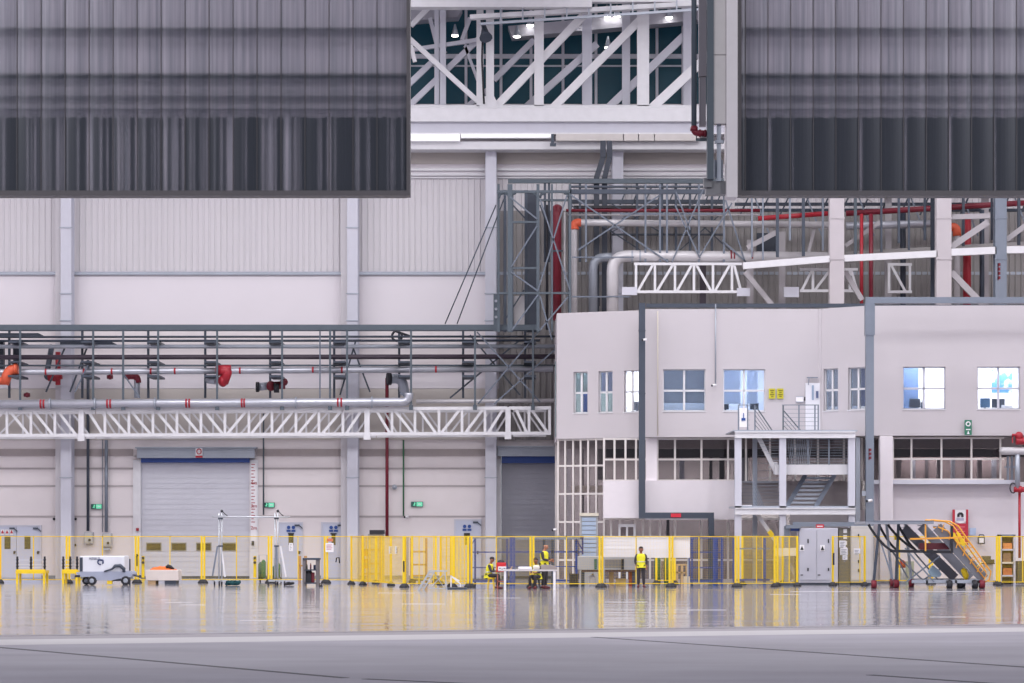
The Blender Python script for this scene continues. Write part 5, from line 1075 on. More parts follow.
for px, Y, lab, w, y0 in ((263, 130.5, 'green welding trolley with handle beside the roller door jamb', 8, 558), (277.5, 131, 'dark green cylinder trolley behind the right mast stand', 7, 561)):
    t = thing('hose_trolley', lab, 'trolley', (PX(px, Y), Y, 0), 'green trolleys by the wall')
    build('tank', MB().path([(PX(px + .5, Y), Y, .18), (PX(px + .5, Y), Y, .25), (PX(px + .5, Y), Y, PZ(y0 + 4, Y)), (PX(px + .5, Y), Y, PZ(y0 + 1.6, Y))], [.08, .11, .11, .04], 14), green, t)
    build('side_tank', MB().path([(PX(px - 2.4, Y), Y + .1, .15), (PX(px - 2.4, Y), Y + .1, PZ(y0 + 6, Y)), (PX(px - 2.4, Y), Y + .1, PZ(y0 + 4, Y))], [.12, .12, .04], 12), dgreen, t)
    build('handle', MB().path([(PX(px - w / 2, Y), Y + .2, .2), P(px - w / 2, y0 - 3, Y + .2), P(px + w / 2, y0 - 3, Y + .2), (PX(px + w / 2, Y), Y + .2, .2)], .022, 6), galv, t)
    build('foot_plate', MB().box(PX(px - w / 2, Y), PX(px + w / 2, Y), Y - .2, Y + .3, .1, .15), dark, t)
    for s in (-1, 1): x = PX(px + s * w * .42, Y); build('wheel', MB().tube((x - .03, Y + .3, .12), (x + .03, Y + .3, .12), .12, 14), dark, t)
# workbench
Y = 119.4; t = thing('tool_bench', 'tall dark grey tool bench with shelf standing before the fence', 'bench', (PX(311, Y), Y, 0))
build('worktop', MB().pbox(302.5, 558, 319.5, 560, Y - .05, .75), steeld, t, None, .01)
for px in (304, 317.2):
    for yy in (0, .6): build('leg', MB().box(PX(px, Y) - .065, PX(px, Y) + .065, Y + yy, Y + yy + .08, 0, PZ(560, Y)), mat('bench_leg', (116, 110, 112), .5), t)
build('shelf', MB().pbox(304, 569.5, 317, 570.6, Y, .65), steeld, t); build('shelf', MB().box(PX(304, Y), PX(317, Y), Y, Y + .65, .12, .17), steeld, t)
for px, y0, w, mm, lab in ((306.5, 564, 1.6, olive, 'olive bottle on the shelf of the tool bench, left'), (310.3, 563, 1.5, mat('maroon_can', (120, 50, 60), .5), 'maroon bottle on the shelf of the tool bench, middle'), (314.5, 565, 3, mat('navy_tin', (40, 50, 84), .5), 'navy tin on the shelf of the tool bench, right')):
    z0 = PZ(569.5, Y); z1 = PZ(y0, Y); x = PX(px, Y); r_ = w * .0215
    solo('bottle', MB().path([(x, Y + .25, z0), (x, Y + .25, z0 + (z1 - z0) * .7), (x, Y + .25, z0 + (z1 - z0) * .8), (x, Y + .25, z1)], [r_, r_, r_ * .5, r_ * .45] if w < 2 else r_, 12), mm, lab, 'bottle', 'containers on the tool bench')
t = thing('grinding_machine', 'black machine with red side standing inside the tool bench', 'machine', (PX(309.5, Y), Y + .3, .17))
build('body', MB().box(PX(305.6, Y), PX(311, Y), Y + .1, Y + .5, .17, .55).ball((PX(308.2, Y), Y + .3, .58), .16, .16, .14), dark, t); build('red_cover', MB().box(PX(311, Y), PX(314, Y), Y + .15, Y + .45, .17, .6), redd, t, None, .02)
t = thing('wheel_chock', 'small black wheel chock right of the tool bench', 'chock', (PX(320.5, Y), Y, 0)); build('wedge', MB().prism([(PX(318.6, Y), Y, 0), (PX(322.4, Y), Y, 0), (PX(321.4, Y), Y, .12)], (0, .25, 0)), dark, t); build('grip', MB().path([(PX(319.6, Y), Y + .08, .06), (PX(320, Y), Y + .08, .14), (PX(321, Y), Y + .08, .12)], .012, 6), dark, t)
# shelves, boards behind the fence
def shelf_unit(px0, px1, y0, Y, lab, frame_m, ys, grp='shelving behind the fence'):
    t = thing('shelf_unit', lab, 'shelf', (PX((px0 + px1) / 2, Y), Y, 0), grp)
    for px in (px0, px1):
        for yy in (0, .6): build('post', MB().box(PX(px, Y) - .05, PX(px, Y) + .05, Y + yy, Y + yy + .08, 0, PZ(y0, Y)), frame_m, t)
    for y in ys: build('shelf', MB().pbox(px0, y, px1, y + 1.5, Y, .7), frame_m, t)
    return t
shelf_unit(362, 380, 535.5, 132, 'brown timber rack behind the papered fence panel', wood, (549, 563, 573)); shelf_unit(411, 426, 538, 131, 'timber shelf behind the slanted papered fence', wood, (551, 564, 575)); shelf_unit(299, 305, 556, 135, 'small timber rack left of the papered door', wood, (565,))
t = thing('wall_hatch', 'dark low cabinet with black top behind the fence, under the red pipe', 'cabinet', (PX(376, 139), 139, 0)); build('case', MB().box(PX(368, 139), PX(383, 139), 139, 139.8, 0, PZ(534, 139)), mat('hatch_grey', (170, 164, 150), .6), t); build('black_top', MB().pbox(369.5, 530, 384, 534, 138.9, .9), dark, t)
solo('pallet', MB().box(PX(410, 128), PX(428, 128), 128, 128.8, .1, .16).box(PX(410, 128), PX(412, 128), 128, 128.8, 0, .1).box(PX(418, 128), PX(420, 128), 128, 128.8, 0, .1).box(PX(426, 128), PX(428, 128), 128, 128.8, 0, .1), dark, 'dark flat pallet on the floor behind the slanted fence', 'pallet')
solo('grey_panel_post', MB().box(PX(404.8, 126), PX(408.6, 126), 126, 126.15, 0, PZ(537, 126)), mat('post_grey', (140, 138, 144), .5), 'grey upright panel post behind the papered fence end', 'post', kind='thing')
solo('orange_rack', MB().box(PX(363, 134), PX(368, 134), 134, 134.5, .6, 1.05).box(PX(363, 134), PX(368, 134), 134, 134.5, 1.2, 1.5).box(PX(363.2, 134), PX(363.8, 134), 134, 134.5, 0, 1.5).box(PX(367.2, 134), PX(367.8, 134), 134, 134.5, 0, 1.5), mat('rack_orange', (226, 150, 60), .6), 'orange bins on a stand left of the papered fence', 'bin')
# aluminium steps
Y = 111.5; t = thing('step_platform', 'low aluminium step platform with side frames before the yellow fence', 'steps', (PX(433, Y), Y, 0))
for yy in (0, .55): build('side_rail', MB().bar((PX(418, Y), Y + yy, .0), P(430, 571, Y + yy), .07, .04).bar((PX(423, Y), Y + yy, 0), P(434, 572, Y + yy), .05, .04), silver, t)
for i in range(5): u = (i + .7) / 5; build('tread', MB().box(PX(418 + 11 * u, Y) - .02, PX(418 + 11 * u, Y) + .2, Y, Y + .58, u * .72, u * .72 + .03), silver, t)
build('top_deck', MB().pbox(429, 570.4, 447, 571.8, Y, .6), silver, t)
for yy in (0, .55): build('leg', MB().bar(P(445, 571.5, Y + yy), (PX(446.5, Y), Y + yy, 0), .045, .04).bar((PX(429, Y), Y + yy, .06), (PX(446.5, Y), Y + yy, .06), .04), silver, t)
build('brace', MB().bar((PX(430, Y), Y + .02, .1), P(445, 573, Y + .02), .03).bar(P(434, 573, Y + .5), (PX(444, Y), Y + .5, .1), .03), silver, t)
Y = 115; t = thing('hand_rail', 'short white double handrail leaning beside the close yellow posts', 'handrail', (PX(456, Y), Y, 0))
build('rail', MB().bar(P(450.5, 575.5, Y), P(460.5, 584, Y), .05).bar(P(452.5, 577, Y + .3), P(459.5, 581, Y + .3), .05), paper, t); build('support', MB().bar(P(460.3, 584, Y), (PX(460.3, Y), Y, 0), .05).bar(P(451, 576, Y), (PX(451, Y), Y, 0), .05), paper, t)
solo('base_plate', MB().box(PX(446, 113.6), PX(467, 113.6), 113.4, 114.4, .0, .07), steeld, 'dark blue base plate under the close yellow posts', 'plate')
# blue steel racks
def blue_rack(px0, px1, px2, Y, lab, top=537):
    t = thing('steel_rack', lab, 'rack', (PX((px0 + px2) / 2, Y), Y, 0), 'blue steel racks')
    for px, w, yy in ((px0, .09, 0), (px0 + 4.4, .08, .9), (px1, .13, 0), (px1 + 4 if px2 > px1 + 6 else px1 - 4, .08, .9), (px2, .1, 0)):
        build('post', MB().box(PX(px, Y) - w / 2, PX(px, Y) + w / 2, Y + yy, Y + yy + .1, 0, PZ(top, Y)), blue, t)
    for y in (551.5, 567): build('beam', MB().pbox(px0, y, px2, y + 1.2, Y + .03, .06), blue, t)
    build('beam', MB().pbox(px0, 580, px2, 582, Y - .03, .1), blue, t); build('beam', MB().pbox(px0, top, px2, top + 1.6, Y + .02, .1), steell if px0 < 600 else blue, t)
    for a, b, c, d in ((px0, top + 10, px0 + 4.4, top + 2), (px1, top + 3, px1 + 4, top + 13)): build('brace', MB().bar(P(a, b, Y + .45), P(c, d, Y + .45), .04), blue, t)
    build('shelf', MB().pbox(px0, 579.2, px2, 580, Y + .05, .85), steeld, t)
    return t
blue_rack(470.5, 511, 514, 121, 'left blue steel rack behind the seated worker'); blue_rack(689, 714.5, 722, 121, 'right blue steel rack before the stair tower')
t = thing('long_rack', 'long pale blue rack beam on dark posts behind the bald worker', 'rack', (PX(550, 122.5), 122.5, 0), 'blue steel racks'); Y = 122.5
build('top_beam', MB().pbox(514, 535.8, 583, 539.6, Y, .2), steell, t)
for px in (544, 552.5, 576.5): build('post', MB().box(PX(px, Y) - .06, PX(px, Y) + .06, Y + .05, Y + .15, 0, PZ(539, Y)), steeld if px < 570 else blue, t)
build('cross_beam', MB().pbox(514, 551, 583, 552.6, Y + .05, .08), blue, t); build('cross_beam', MB().pbox(514, 566, 576, 567, Y + .05, .08), blue, t); build('cross_beam', MB().pbox(556, 579.5, 572, 581.5, Y + .05, .08), blue, t)
br = build('end_bracket', MB().pbox(582, 536, 583.4, 554.5, Y - .02, .1).bar(P(576, 539, Y), P(582, 549, Y), .06).pbox(580.5, 535.8, 583.6, 538.5, Y - .05, .2), mat('bracket_navy', (52, 52, 104), .5), t)
t = thing('pallet_rack', 'blue upright frame between stair tower and yellow fence', 'rack', (PX(757, 123), 123, 0), 'blue steel racks'); Y = 123.4
for px in (734, 764.5): build('post', MB().box(PX(px, Y) - .06, PX(px, Y) + .06, Y, Y + .1, 0, PZ(538, Y)), blue, t)
build('beam', MB().pbox(734, 579, 770, 581, Y, .08), blue, t); build('beam', MB().pbox(734, 548, 770, 549.4, Y, .08), steell, t)
# table with things on it
Y = 111.8; t = thing('work_table', 'long light work table on white legs, workers behind it', 'table', (PX(531, Y), Y, 0))
build('tabletop', MB().pbox(498, 569.6, 557.5, 571.2, Y, .8), mat('table_top', (206, 200, 202), .5), t, None, .005)
for px in (505, 554.5):
    for yy in (.02, .72): build('leg', MB().box(PX(px, Y) - .045, PX(px, Y) + .045, Y + yy, Y + yy + .07, 0, PZ(571, Y)), paper, t)
zt = PZ(569.6, Y)
def ontable(name, x0, x1, h, yy, d, m_, lab, cat, bev=.01): return solo(name, MB().box(PX(x0, Y), PX(x1, Y), Y + yy, Y + yy + d, zt, zt + h), m_, lab, cat, bevel=bev)
ontable('paper_roll', 518, 532, .11, .1, .4, paper, 'white flat paper bundle on the middle of the table', 'paper', .04); ontable('cloth_bundle', 533, 540, .17, .15, .4, mat('bundle_white', (222, 216, 206), .9), 'bulging white cloth bundle on the table by the bald worker', 'cloth', .07)
m = MB().prism([(PX(541, Y), Y + .1, zt), (PX(557, Y), Y + .1, zt), (PX(557, Y), Y + .1, zt + .1), (PX(551, Y), Y + .1, zt + .19), (PX(541, Y), Y + .1, zt + .19)], (0, .55, 0)); solo('tool_case', m, mat('case_taupe', (150, 140, 138), .6), 'taupe tool case on the right end of the table', 'case', bevel=.01)
for i, (px, lab) in enumerate(((511, 'small brown clamp on the left of the table'), (515, 'small grey clamp left of the paper bundle'))):
    x = PX(px, Y); solo('clamp', MB().box(x - .04, x + .04, Y + .2, Y + .3, zt, zt + .05).path([(x, Y + .25, zt + .04), (x + .02, Y + .25, zt + .1), (x + .06, Y + .25, zt + .1)], .015, 6), card if i == 0 else steell, lab, 'clamp')
Y = 113.2; t = thing('red_bin', 'red and white bin with black lid at the left end of the table', 'bin', (PX(501, Y), Y, 0))
build('stand', MB().box(PX(497, Y), PX(498, Y), Y, Y + .05, 0, .62).box(PX(504, Y), PX(505, Y), Y, Y + .05, 0, .62).box(PX(497, Y), PX(505, Y), Y, Y + .35, .3, .34), mat('bin_stand', (176, 100, 80), .6), t)
build('body', MB().pbox(496.3, 562.6, 506, 572, Y, .4), mat('bin_red', (206, 40, 48), .5), t, None, .02); build('white_front', MB().pbox(498, 566.5, 506.2, 570.8, Y - .02, .03), paper, t)
fl_ = MB()
for i in range(3): fl_.pbox(499 + i * 2.3, 568 + (i % 2) * .8, 500.8 + i * 2.3, 568.7 + (i % 2) * .8, Y - .03, .015)
build('print', fl_, steeld, t); build('lid', MB().ball(P(501, 562.6, Y + .2), .15, .15, .12), dark, t)
# grey machines under the office
Y = 123.8; t = thing('slat_cabinet', 'tall pale blue slatted cabinet left of the white hoarding', 'cabinet', (PX(582, Y), Y, 0))
build('case', MB().box(PX(580.5, Y), PX(598, Y), Y + .05, Y + .9, 0, PZ(514, Y)), machgrey, t)
sl = MB()
for i in range(9): sl.pbox(582, 517.5 + i * 4.4, 596, 521 + i * 4.4, Y, .06)
build('slats', sl, slatblue, t); build('top_cap', MB().pbox(580, 513, 598.6, 516, Y - .05, 1), cream, t)
Y = 120; t = thing('test_machine', 'low grey test machine with dark slots behind the yellow fence', 'machine', (PX(608, Y), Y, 0))
build('body', MB().pbox(578, 556.2, 636.5, 570, Y, 1.1), machgrey, t, None, .03); build('base', MB().pbox(582, 570, 636, 572, Y + .1, .9), mat('machine_brown', (112, 86, 78), .6), t)
for px in (595.5, 622.5): build('slot', MB().pbox(px - 1.2, 559, px + 1.4, 569.5, Y - .03, .05), dgreen if px < 600 else dark, t)
build('front_band', MB().pbox(598, 559.5, 621, 568, Y - .015, .03), mat('machine_band', (128, 124, 120), .5), t)
for px in (583, 604, 634): build('leg', MB().box(PX(px, Y) - .07, PX(px, Y) + .07, Y + .2, Y + .34, 0, PZ(571, Y)), steeld, t)
for px, w, h, mm, lab, Y2 in ((592.5, 7, .42, paper, 'white lumpy sack under the grey test machine', 120.6), (611.5, 4.4, .62, card, 'tan cardboard tube under the grey test machine', 120.5), (621, 10, .33, mat('crate_tan', (206, 176, 120), .7), 'tan crate with bottles under the grey test machine', 120.4), (632, 6, .7, mat('crate_terracotta', (186, 96, 66), .7), 'terracotta crate at the right end of the test machine', 120.4), (574, 9, .55, dark, 'dark bin left of the grey test machine', 119.6)):
    x = PX(px, Y2); w_ = w * .0215; t = thing('storage_crate', lab, 'crate', (x, Y2, 0), 'things stored under the test machine')
    build('body', MB().box(x - w_, x + w_, Y2, Y2 + .45, 0, h), mm, t, None, .05 if mm is paper else .015)
    if mm is not paper: build('rim', MB().box(x - w_ - .015, x + w_ + .015, Y2 - .015, Y2 + .465, h - .06, h - .02), mm, t)
    else: build('tied_neck', MB().path([(x, Y2 + .2, h), (x + .02, Y2 + .2, h + .07), (x + .05, Y2 + .2, h + .1)], [.1, .04, .07], 8), mm, t)
# white hoarding sheet
Y = 118.3; t = thing('hoarding_sheet', 'white ribbed hoarding sheet raised behind the standing worker', 'hoarding', (PX(646, Y), Y, 0))
hs = MB()
for i in range(5): hs.pbox(602.5, 538 + i * 3.8, 636, 541.4 + i * 3.8, Y, .05)
build('ribbed_half', hs.pbox(602.5, 537.4, 636.4, 557.2, Y + .02, .05), paper, t); build('plain_half', MB().pbox(636.8, 537.4, 690, 557.8, Y, .06), paper, t); build('top_edge', MB().pbox(601, 536, 690, 538, Y - .03, .12), white, t)
for px in (604, 637, 688): build('leg', MB().box(PX(px, Y) - .03, PX(px, Y) + .03, Y + .07, Y + .13, 0, PZ(557, Y)), galv, t)
Y = 126.6
for px, lab in ((657.5, 'left green gas cylinder under the white hoarding'), (667, 'right green gas cylinder under the white hoarding')):
    t = thing('gas_cylinder', lab, 'cylinder', (PX(px, Y), Y, 0), 'green gas cylinders'); x = PX(px, Y)
    build('body', MB().path([(x, Y, 0), (x, Y, 1.15), (x, Y, 1.25), (x, Y, 1.3)], [.14, .14, .1, .05], 14), green, t); build('valve', MB().tube((x, Y, 1.3), (x, Y, 1.42), .035).tube((x - .07, Y, 1.38), (x + .07, Y, 1.38), .02), galv, t)
Y = 125.6; t = thing('timber_trestle', 'pale timber trestle left of the right blue rack', 'trestle', (PX(682, Y), Y, 0))
build('top', MB().pbox(676, 564, 688, 565.6, Y, .4), card, t)
for px in (677, 682, 687): build('leg', MB().box(PX(px, Y) - .05, PX(px, Y) + .05, Y, Y + .4, 0, PZ(565, Y)), card, t)
build('lower_bar', MB().pbox(676, 572, 688, 573.4, Y, .4), card, t)
solo('carton', MB().box(PX(684, 120), PX(689.5, 120), 119.8, 120.3, 0, .42).box(PX(684, 120), PX(689.5, 120), 119.79, 119.8, .2, .23), mat('carton_cream', (226, 208, 180), .8), 'cream carton on the floor left of the right blue rack', 'carton', bevel=.01)
# electrical cabinets under the stair tower
t = thing('junction_box', 'cream box on a post at the foot of the stair tower middle post', 'box', (PX(784, 122.4), 122.4, 0)); Y = 122.4
build('upper_box', MB().pbox(776, 548, 797, 556, Y - .3, .3), cream, t); build('foot', MB().box(PX(778, Y), PX(797, Y), Y - .25, Y + .1, 0, .1), steeld, t); build('post', MB().box(PX(794, Y), PX(796, Y), Y - .25, Y - .1, .1, PZ(548, Y)), steeld, t)
Y = 123.9; t = thing('electrical_cabinet', 'large grey double electrical cabinet with two warning triangles', 'cabinet', (PX(815, Y), Y, 0), 'grey electrical cabinets')
build('case', MB().box(PX(799, Y), PX(838, Y), Y, Y + .7, .08, PZ(528, Y)), cabgrey, t, None, .02); build('plinth', MB().box(PX(799.5, Y), PX(837.5, Y), Y + .05, Y + .65, 0, .08), steeld, t)
for a, b in ((799.6, 816.5), (816.9, 830)):
    d = build('door', MB().pbox(a, 530, b, 580, Y - .04, .04), cabgrey, t)
    build('handle', MB().pbox(b - 9 if a < 810 else b - 2, 539, b - 7.8 if a < 810 else b - .8, 543, Y - .08, .05), dark, d); build('hinge', MB().pbox(b - 9 if a < 810 else b - 2, 568, b - 7.8 if a < 810 else b - .8, 571, Y - .08, .05), dark, d); build('vent', MB().pbox(a + 1, 574.5, a + 3.5, 575.5, Y - .06, .03), dark, d)
for px in (802, 822.5):
    s_ = build('warning_plate', MB().pbox(px - 2.3, 545, px + 2.3, 551, Y - .06, .02), paper, t); build('triangle', MB().prism([P(px - 1.7, 550, Y - .075), P(px + 1.7, 550, Y - .075), P(px, 546, Y - .075)], (0, .015, 0)), dark, s_)
Y = 123.9; t = thing('electrical_cabinet', 'beige grey cabinet behind the papers on the right fence', 'cabinet', (PX(862, Y), Y, 0), 'grey electrical cabinets')
build('case', MB().box(PX(851, Y), PX(873.5, Y), Y, Y + .6, .08, PZ(526, Y)), mat('cab_beige', (188, 184, 182), .5), t, None, .02); build('plinth', MB().box(PX(851.5, Y), PX(872, Y), Y + .05, Y + .55, 0, .08), steeld, t)
dr = build('door', MB().pbox(852, 529, 871.5, 580, Y - .04, .04), mat('cab_beige_door', (196, 192, 190), .5), t)
for y in (534, 560, 569): build('latch', MB().pbox(858, y, 859.2, y + 3, Y - .08, .05), dark, dr)
Y = 124.0; t = thing('pipe_portal', 'light blue grey pipe portal over the grey electrical cabinets', 'frame', (PX(828, Y), Y, 0))
build('beam', MB().pbox(793, 522, 872, 526.5, Y, .2), steell, t); build('low_beam', MB().pbox(786, 525, 801, 528.4, Y - .3, .25), steell, t)
for px in (787, 869): build('post', MB().box(PX(px, Y) - .12, PX(px, Y) + .12, Y, Y + .2, 0, PZ(526, Y)), steell, t)
build('red_plate', MB().pbox(816, 524.4, 824, 528, Y - .04, .03), signred, t); build('plate_letters', MB().pbox(817, 525.8, 823, 526.7, Y - .05, .02), paper, t); build('motor', MB().pbox(791, 528, 800, 531, Y - .1, .3), blued, t)
t = thing('fan_grille', 'white lattice cupboard between the two grey cabinets', 'cupboard', (PX(844.5, 124.2), 124.2, 0)); Y = 124.2
build('case', MB().box(PX(839, Y), PX(850, Y), Y, Y + .5, 0, PZ(528, Y)), mat('olive_grey', (120, 116, 108), .6), t)
g_ = MB()
for i in range(4): g_.pbox(843.4, 529 + i * 6, 847, 533 + i * 6, Y - .03, .04)
build('lattice', g_, paper, t)
# ================================================================== AIRCRAFT ACCESS STAIRS (right)
Y0, Y1 = 115.2, 118.6
redw = mat('red_wheel', (120, 26, 44), .5)
st = thing('access_stairs', 'wheeled grey aircraft access stairs with black curved braces and orange handrails', 'stairs', (PX(930, Y0), Y0, 0))
build('platform', MB().pbox(865.5, 521.4, 934, 524, Y0 - .2, Y1 - Y0 + .4), galv, st, None, .02)
build('platform_edge', MB().pbox(865.5, 520.6, 934, 521.6, Y0 - .25, .06), steell, st)
for i, (xt, xb, Y) in enumerate(((879.5, 873.5, Y0), (886.5, 892, Y1), (898.5, 896, Y0 + 1), (905.5, 911.5, Y1))):
    build('leg', MB().bar(P(xt, 524, Y), Vector((PX(xb, Y), Y, .22)), .11, .1), steeld if i % 2 == 0 else galv, st)
    x = PX(xb if i < 3 else 911, Y); w_ = build('wheel', MB().tube((x - .1, Y - .08, .17), (x + .1, Y - .08, .17), .17, 16).bar((x, Y, .15), (x, Y, .34), .1), redw, st)
    build('hub', MB().tube((x - .12, Y - .08, .17), (x + .12, Y - .08, .17), .06, 10), dark, w_)
def curve(a, b, c, d, n=10):
    a, b, c, d = map(Vector, (a, b, c, d)); return [a * (1 - t) ** 3 + b * 3 * t * (1 - t) ** 2 + c * 3 * t * t * (1 - t) + d * t ** 3 for t in [i / n for i in range(n + 1)]]
for i, (x0, dx, Y) in enumerate(((868.5, 0, Y0 - .05), (879, 0, Y1), (888, 2, Y0 + .8), (898, 2, Y1 - .6))):
    ex = (892, 898, 915, 919)[i]; ey = (550.5, 550, 549, 552)[i]
    build('curved_brace', MB().path(curve(P(x0, 524.5, Y), P(x0 + 3, 531, Y), P(ex - 7, ey - 2, Y), P(ex, ey, Y)), .052, 8), dark, st)
build('lower_bar', MB().bar(P(890, 551, Y0), P(952, 552, Y0), .12, .08), dark, st)
for a, b, c, d, Y in ((880, 540, 893, 580, Y0), (893, 552, 908, 578, Y1), (905, 548, 934, 582, Y0), (912, 550, 940, 582, Y1), (906, 582, 940, 556, Y0 + .5), (920, 582, 945, 566, Y1), (888, 548, 925, 582, Y1)):
    build('tie_rod', MB().bar(P(a, b, Y), P(c, d, Y), .06), steell, st)
for Y in (Y0, Y1): build('base_beam', MB().box(PX(912, Y), PX(985, Y), Y, Y + .12, .22, .36), galv, st)
build('cross_beam', MB().box(PX(926, Y0), PX(928, Y0), Y0, Y1, .22, .34).box(PX(955, Y0), PX(957, Y0), Y0, Y1, .22, .34).box(PX(978, Y0), PX(980, Y0), Y0, Y1, .22, .34), galv, st)
for px, Y, mm in ((949, Y0, dark), (959.5, Y0 + .4, dark), (962, Y1, dark), (974.5, Y0, dark), (981.5, Y0, redw)):
    x = PX(px, Y); w_ = build('wheel', MB().tube((x - .11, Y - .1, .17), (x + .11, Y - .1, .17), .17, 16).bar((x, Y, .17), (x, Y, .36), .1), mm, st); build('hub', MB().tube((x - .13, Y - .1, .17), (x + .13, Y - .1, .17), .06, 10), galv, w_)
# three stair flights running down to the right
sgm = mat('stair_grey', (120, 122, 132), .45, .2)
for i, (xa, xb, Y, ya) in enumerate(((904, 955, Y1 - .2, 528), (921, 970, Y1 - 1.2, 526), (937, 984, Y0 + .1, 527))):
    f_ = build('stair_flight', MB().bar(P(xa, ya, Y), Vector((PX(xb, Y), Y, .38)), .42 if i == 2 else .38, .08), sgm, st)
    tr_ = MB()
    for k in range(9):
        u = (k + .5) / 9; p = P(xa, ya - 3, Y).lerp(Vector((PX(xb, Y), Y, .5)), u); tr_.box(p.x - .12, p.x + .16, p.y - .02, p.y + 1.0, p.z, p.z + .04)
    build('treads', tr_, galv, f_)
solo('cover_sheet', MB().prism([P(x, y, Y1 - .4) for x, y in ((933, 565), (938, 569), (942, 574), (940, 577), (931, 577), (928, 571))][::-1], (0, .2, 0)), mat('sheet_pale_blue', (188, 216, 236), .5), 'pale blue plastic sheet bundled under the access stairs', 'sheet', bevel=.04)
# orange and yellow handrails
orr = mat('handrail_orange', (240, 170, 64), .45)
for Y, o in ((Y0 - .05, 0), (Y1 - 1.0, -5)):
    hr = MB().path([P(930 + o, 521, Y), P(931 + o, 520, Y), P(950 + o, 521.5, Y), P(958 + o, 526, Y), P(991 + o, 572, Y), P(989 + o, 580, Y), P(985 + o, 582, Y)], .035, 8)
    hr.path([P(938 + o, 527, Y), P(948 + o, 531, Y), P(984 + o, 578, Y)], .03, 8)
    build('handrail', hr, orr, st)
    for k in range(7):
        u = k / 6; build('baluster', MB().bar(P(944 + o + 43 * u, 524 + 50 * u, Y), P(942 + o + 42 * u, 532 + 48 * u, Y), .035), orr, st)
    build('rail_panel', MB().prism([P(x + o, y, Y + .03) for x, y in ((956, 532), (960, 533), (966, 545), (962, 546))][::-1], (0, .02, 0)), yellow, st)
    for k in range(2, 8): u = k / 8; build('lattice_bar', MB().bar(P(950 + o + 36 * u, 532 + 46 * u, Y), P(962 + o + 28 * u, 533 + 38 * u, Y), .028), orr if k % 2 else yellow, st)
build('side_rail', MB().bar(P(910, 539, Y0 - .1), P(962, 537.5, Y0 - .1), .07).bar(P(925.5, 522, Y0 - .1), P(925.5, 551, Y0 - .1), .06), orr, st)
build('side_post', MB().bar(P(951.8, 526, Y0 - .08), P(951.8, 553, Y0 - .08), .1), dark, st)
build('red_tray', MB().pbox(920, 543, 951, 549.5, Y0 + .5, .5), mat('tray_maroon', (112, 48, 60), .6), st)
build('white_step_light', MB().bar(P(935, 540, Y1 - .6), P(943, 550, Y1 - .6), .14).bar(P(946, 556, Y1 - .6), P(957, 568, Y1 - .6), .14), paper, st)
solo('yellow_tank', MB().path([P(962, 569, Y0 + .6), P(964, 571, Y0 + .6), P(966, 576, Y0 + .6), P(966, 580, Y0 + .6)], [.08, .13, .13, .06], 12), yellow, 'small yellow tank strapped beneath the stair flight', 'tank')
t = thing('fire_extinguisher', 'red extinguisher standing behind the access stair legs', 'extinguisher', (PX(902, 126.6), 126.6, 0)); x = PX(902, 126.6)
build('cylinder', MB().path([(x, 126.6, 0), (x, 126.6, .75), (x, 126.6, .85)], [.16, .16, .06], 14), silver, t); build('red_top', MB().path([(x, 126.6, .72), (x, 126.6, .98), (x, 126.6, 1.08)], [.165, .165, .05], 14), redp, t)
solo('low_board', MB().box(PX(896, 127.2), PX(914, 127.2), 127.2, 127.5, 0, 1.0), mat('panel_sage', (150, 160, 150), .7), 'sage green low panel behind the access stair legs', 'panel', kind='thing')
solo('yellow_block', MB().pbox(895, 534, 899, 540, Y1 + .2, .3), yellow, 'small yellow block fixed behind the curved braces', 'block', bevel=.02)
# boards on the right wall
Y = 128.7; t = thing('fire_board', 'tall red board with white panel and black symbol on the right wall', 'board', P(961, 545, Y))
rd = mat('board_red', (186, 40, 62), .5)
build('back', MB().pbox(952.6, 509.5, 955, 545, Y, .06).pbox(966, 509.5, 968.2, 545, Y, .06).pbox(952.6, 523.5, 968.2, 545, Y + .01, .05), rd, t)
build('white_panel', MB().prism([P(x, y, Y + .02) for x, y in ((955, 510), (966, 510), (966, 521), (964, 522.6), (960.5, 523.6), (957, 522.6), (955, 521))][::-1], (0, .03, 0)), paper, t)
build('symbol', MB().path([P(958.4, 517, Y), P(958.4, 514.5, Y), P(959.4, 513.4, Y), P(961.4, 513.4, Y), P(962.4, 514.5, Y), P(962.4, 517, Y)], .055, 8), dark, t)
build('caption', MB().pbox(956.5, 518, 964, 520.6, Y, .02), mat('caption_lilac', (176, 172, 196), .6), t)
ln = MB()
for i in range(4): ln.pbox(956, 526.5 + i * 2.2, 965 - (i % 2) * 2, 527.4 + i * 2.2, Y - .005, .02)
build('print', ln, mat('print_rose', (220, 120, 130), .6), t)
solo('notice_board', MB().pbox(970, 528, 976, 535, Y, .05).pbox(970.8, 529, 975.2, 534, Y - .01, .02), mat('notice_pale_blue', (176, 190, 216), .6), 'small pale blue notice right of the red board', 'notice')
t = thing('key_box', 'white wall box with dark frame and arched top right of the red board', 'box', P(981.5, 544, Y)); build('case', MB().pbox(978, 536.5, 985, 544, Y - .1, .14), steeld, t, None, .02); build('front', MB().pbox(979.2, 538, 983.8, 542.8, Y - .12, .03), paper, t); build('arch', MB().path([P(978.6, 537, Y - .05), P(979.5, 534.8, Y - .05), P(983.4, 534.8, Y - .05), P(984.4, 537, Y - .05)], .03, 6), steeld, t)
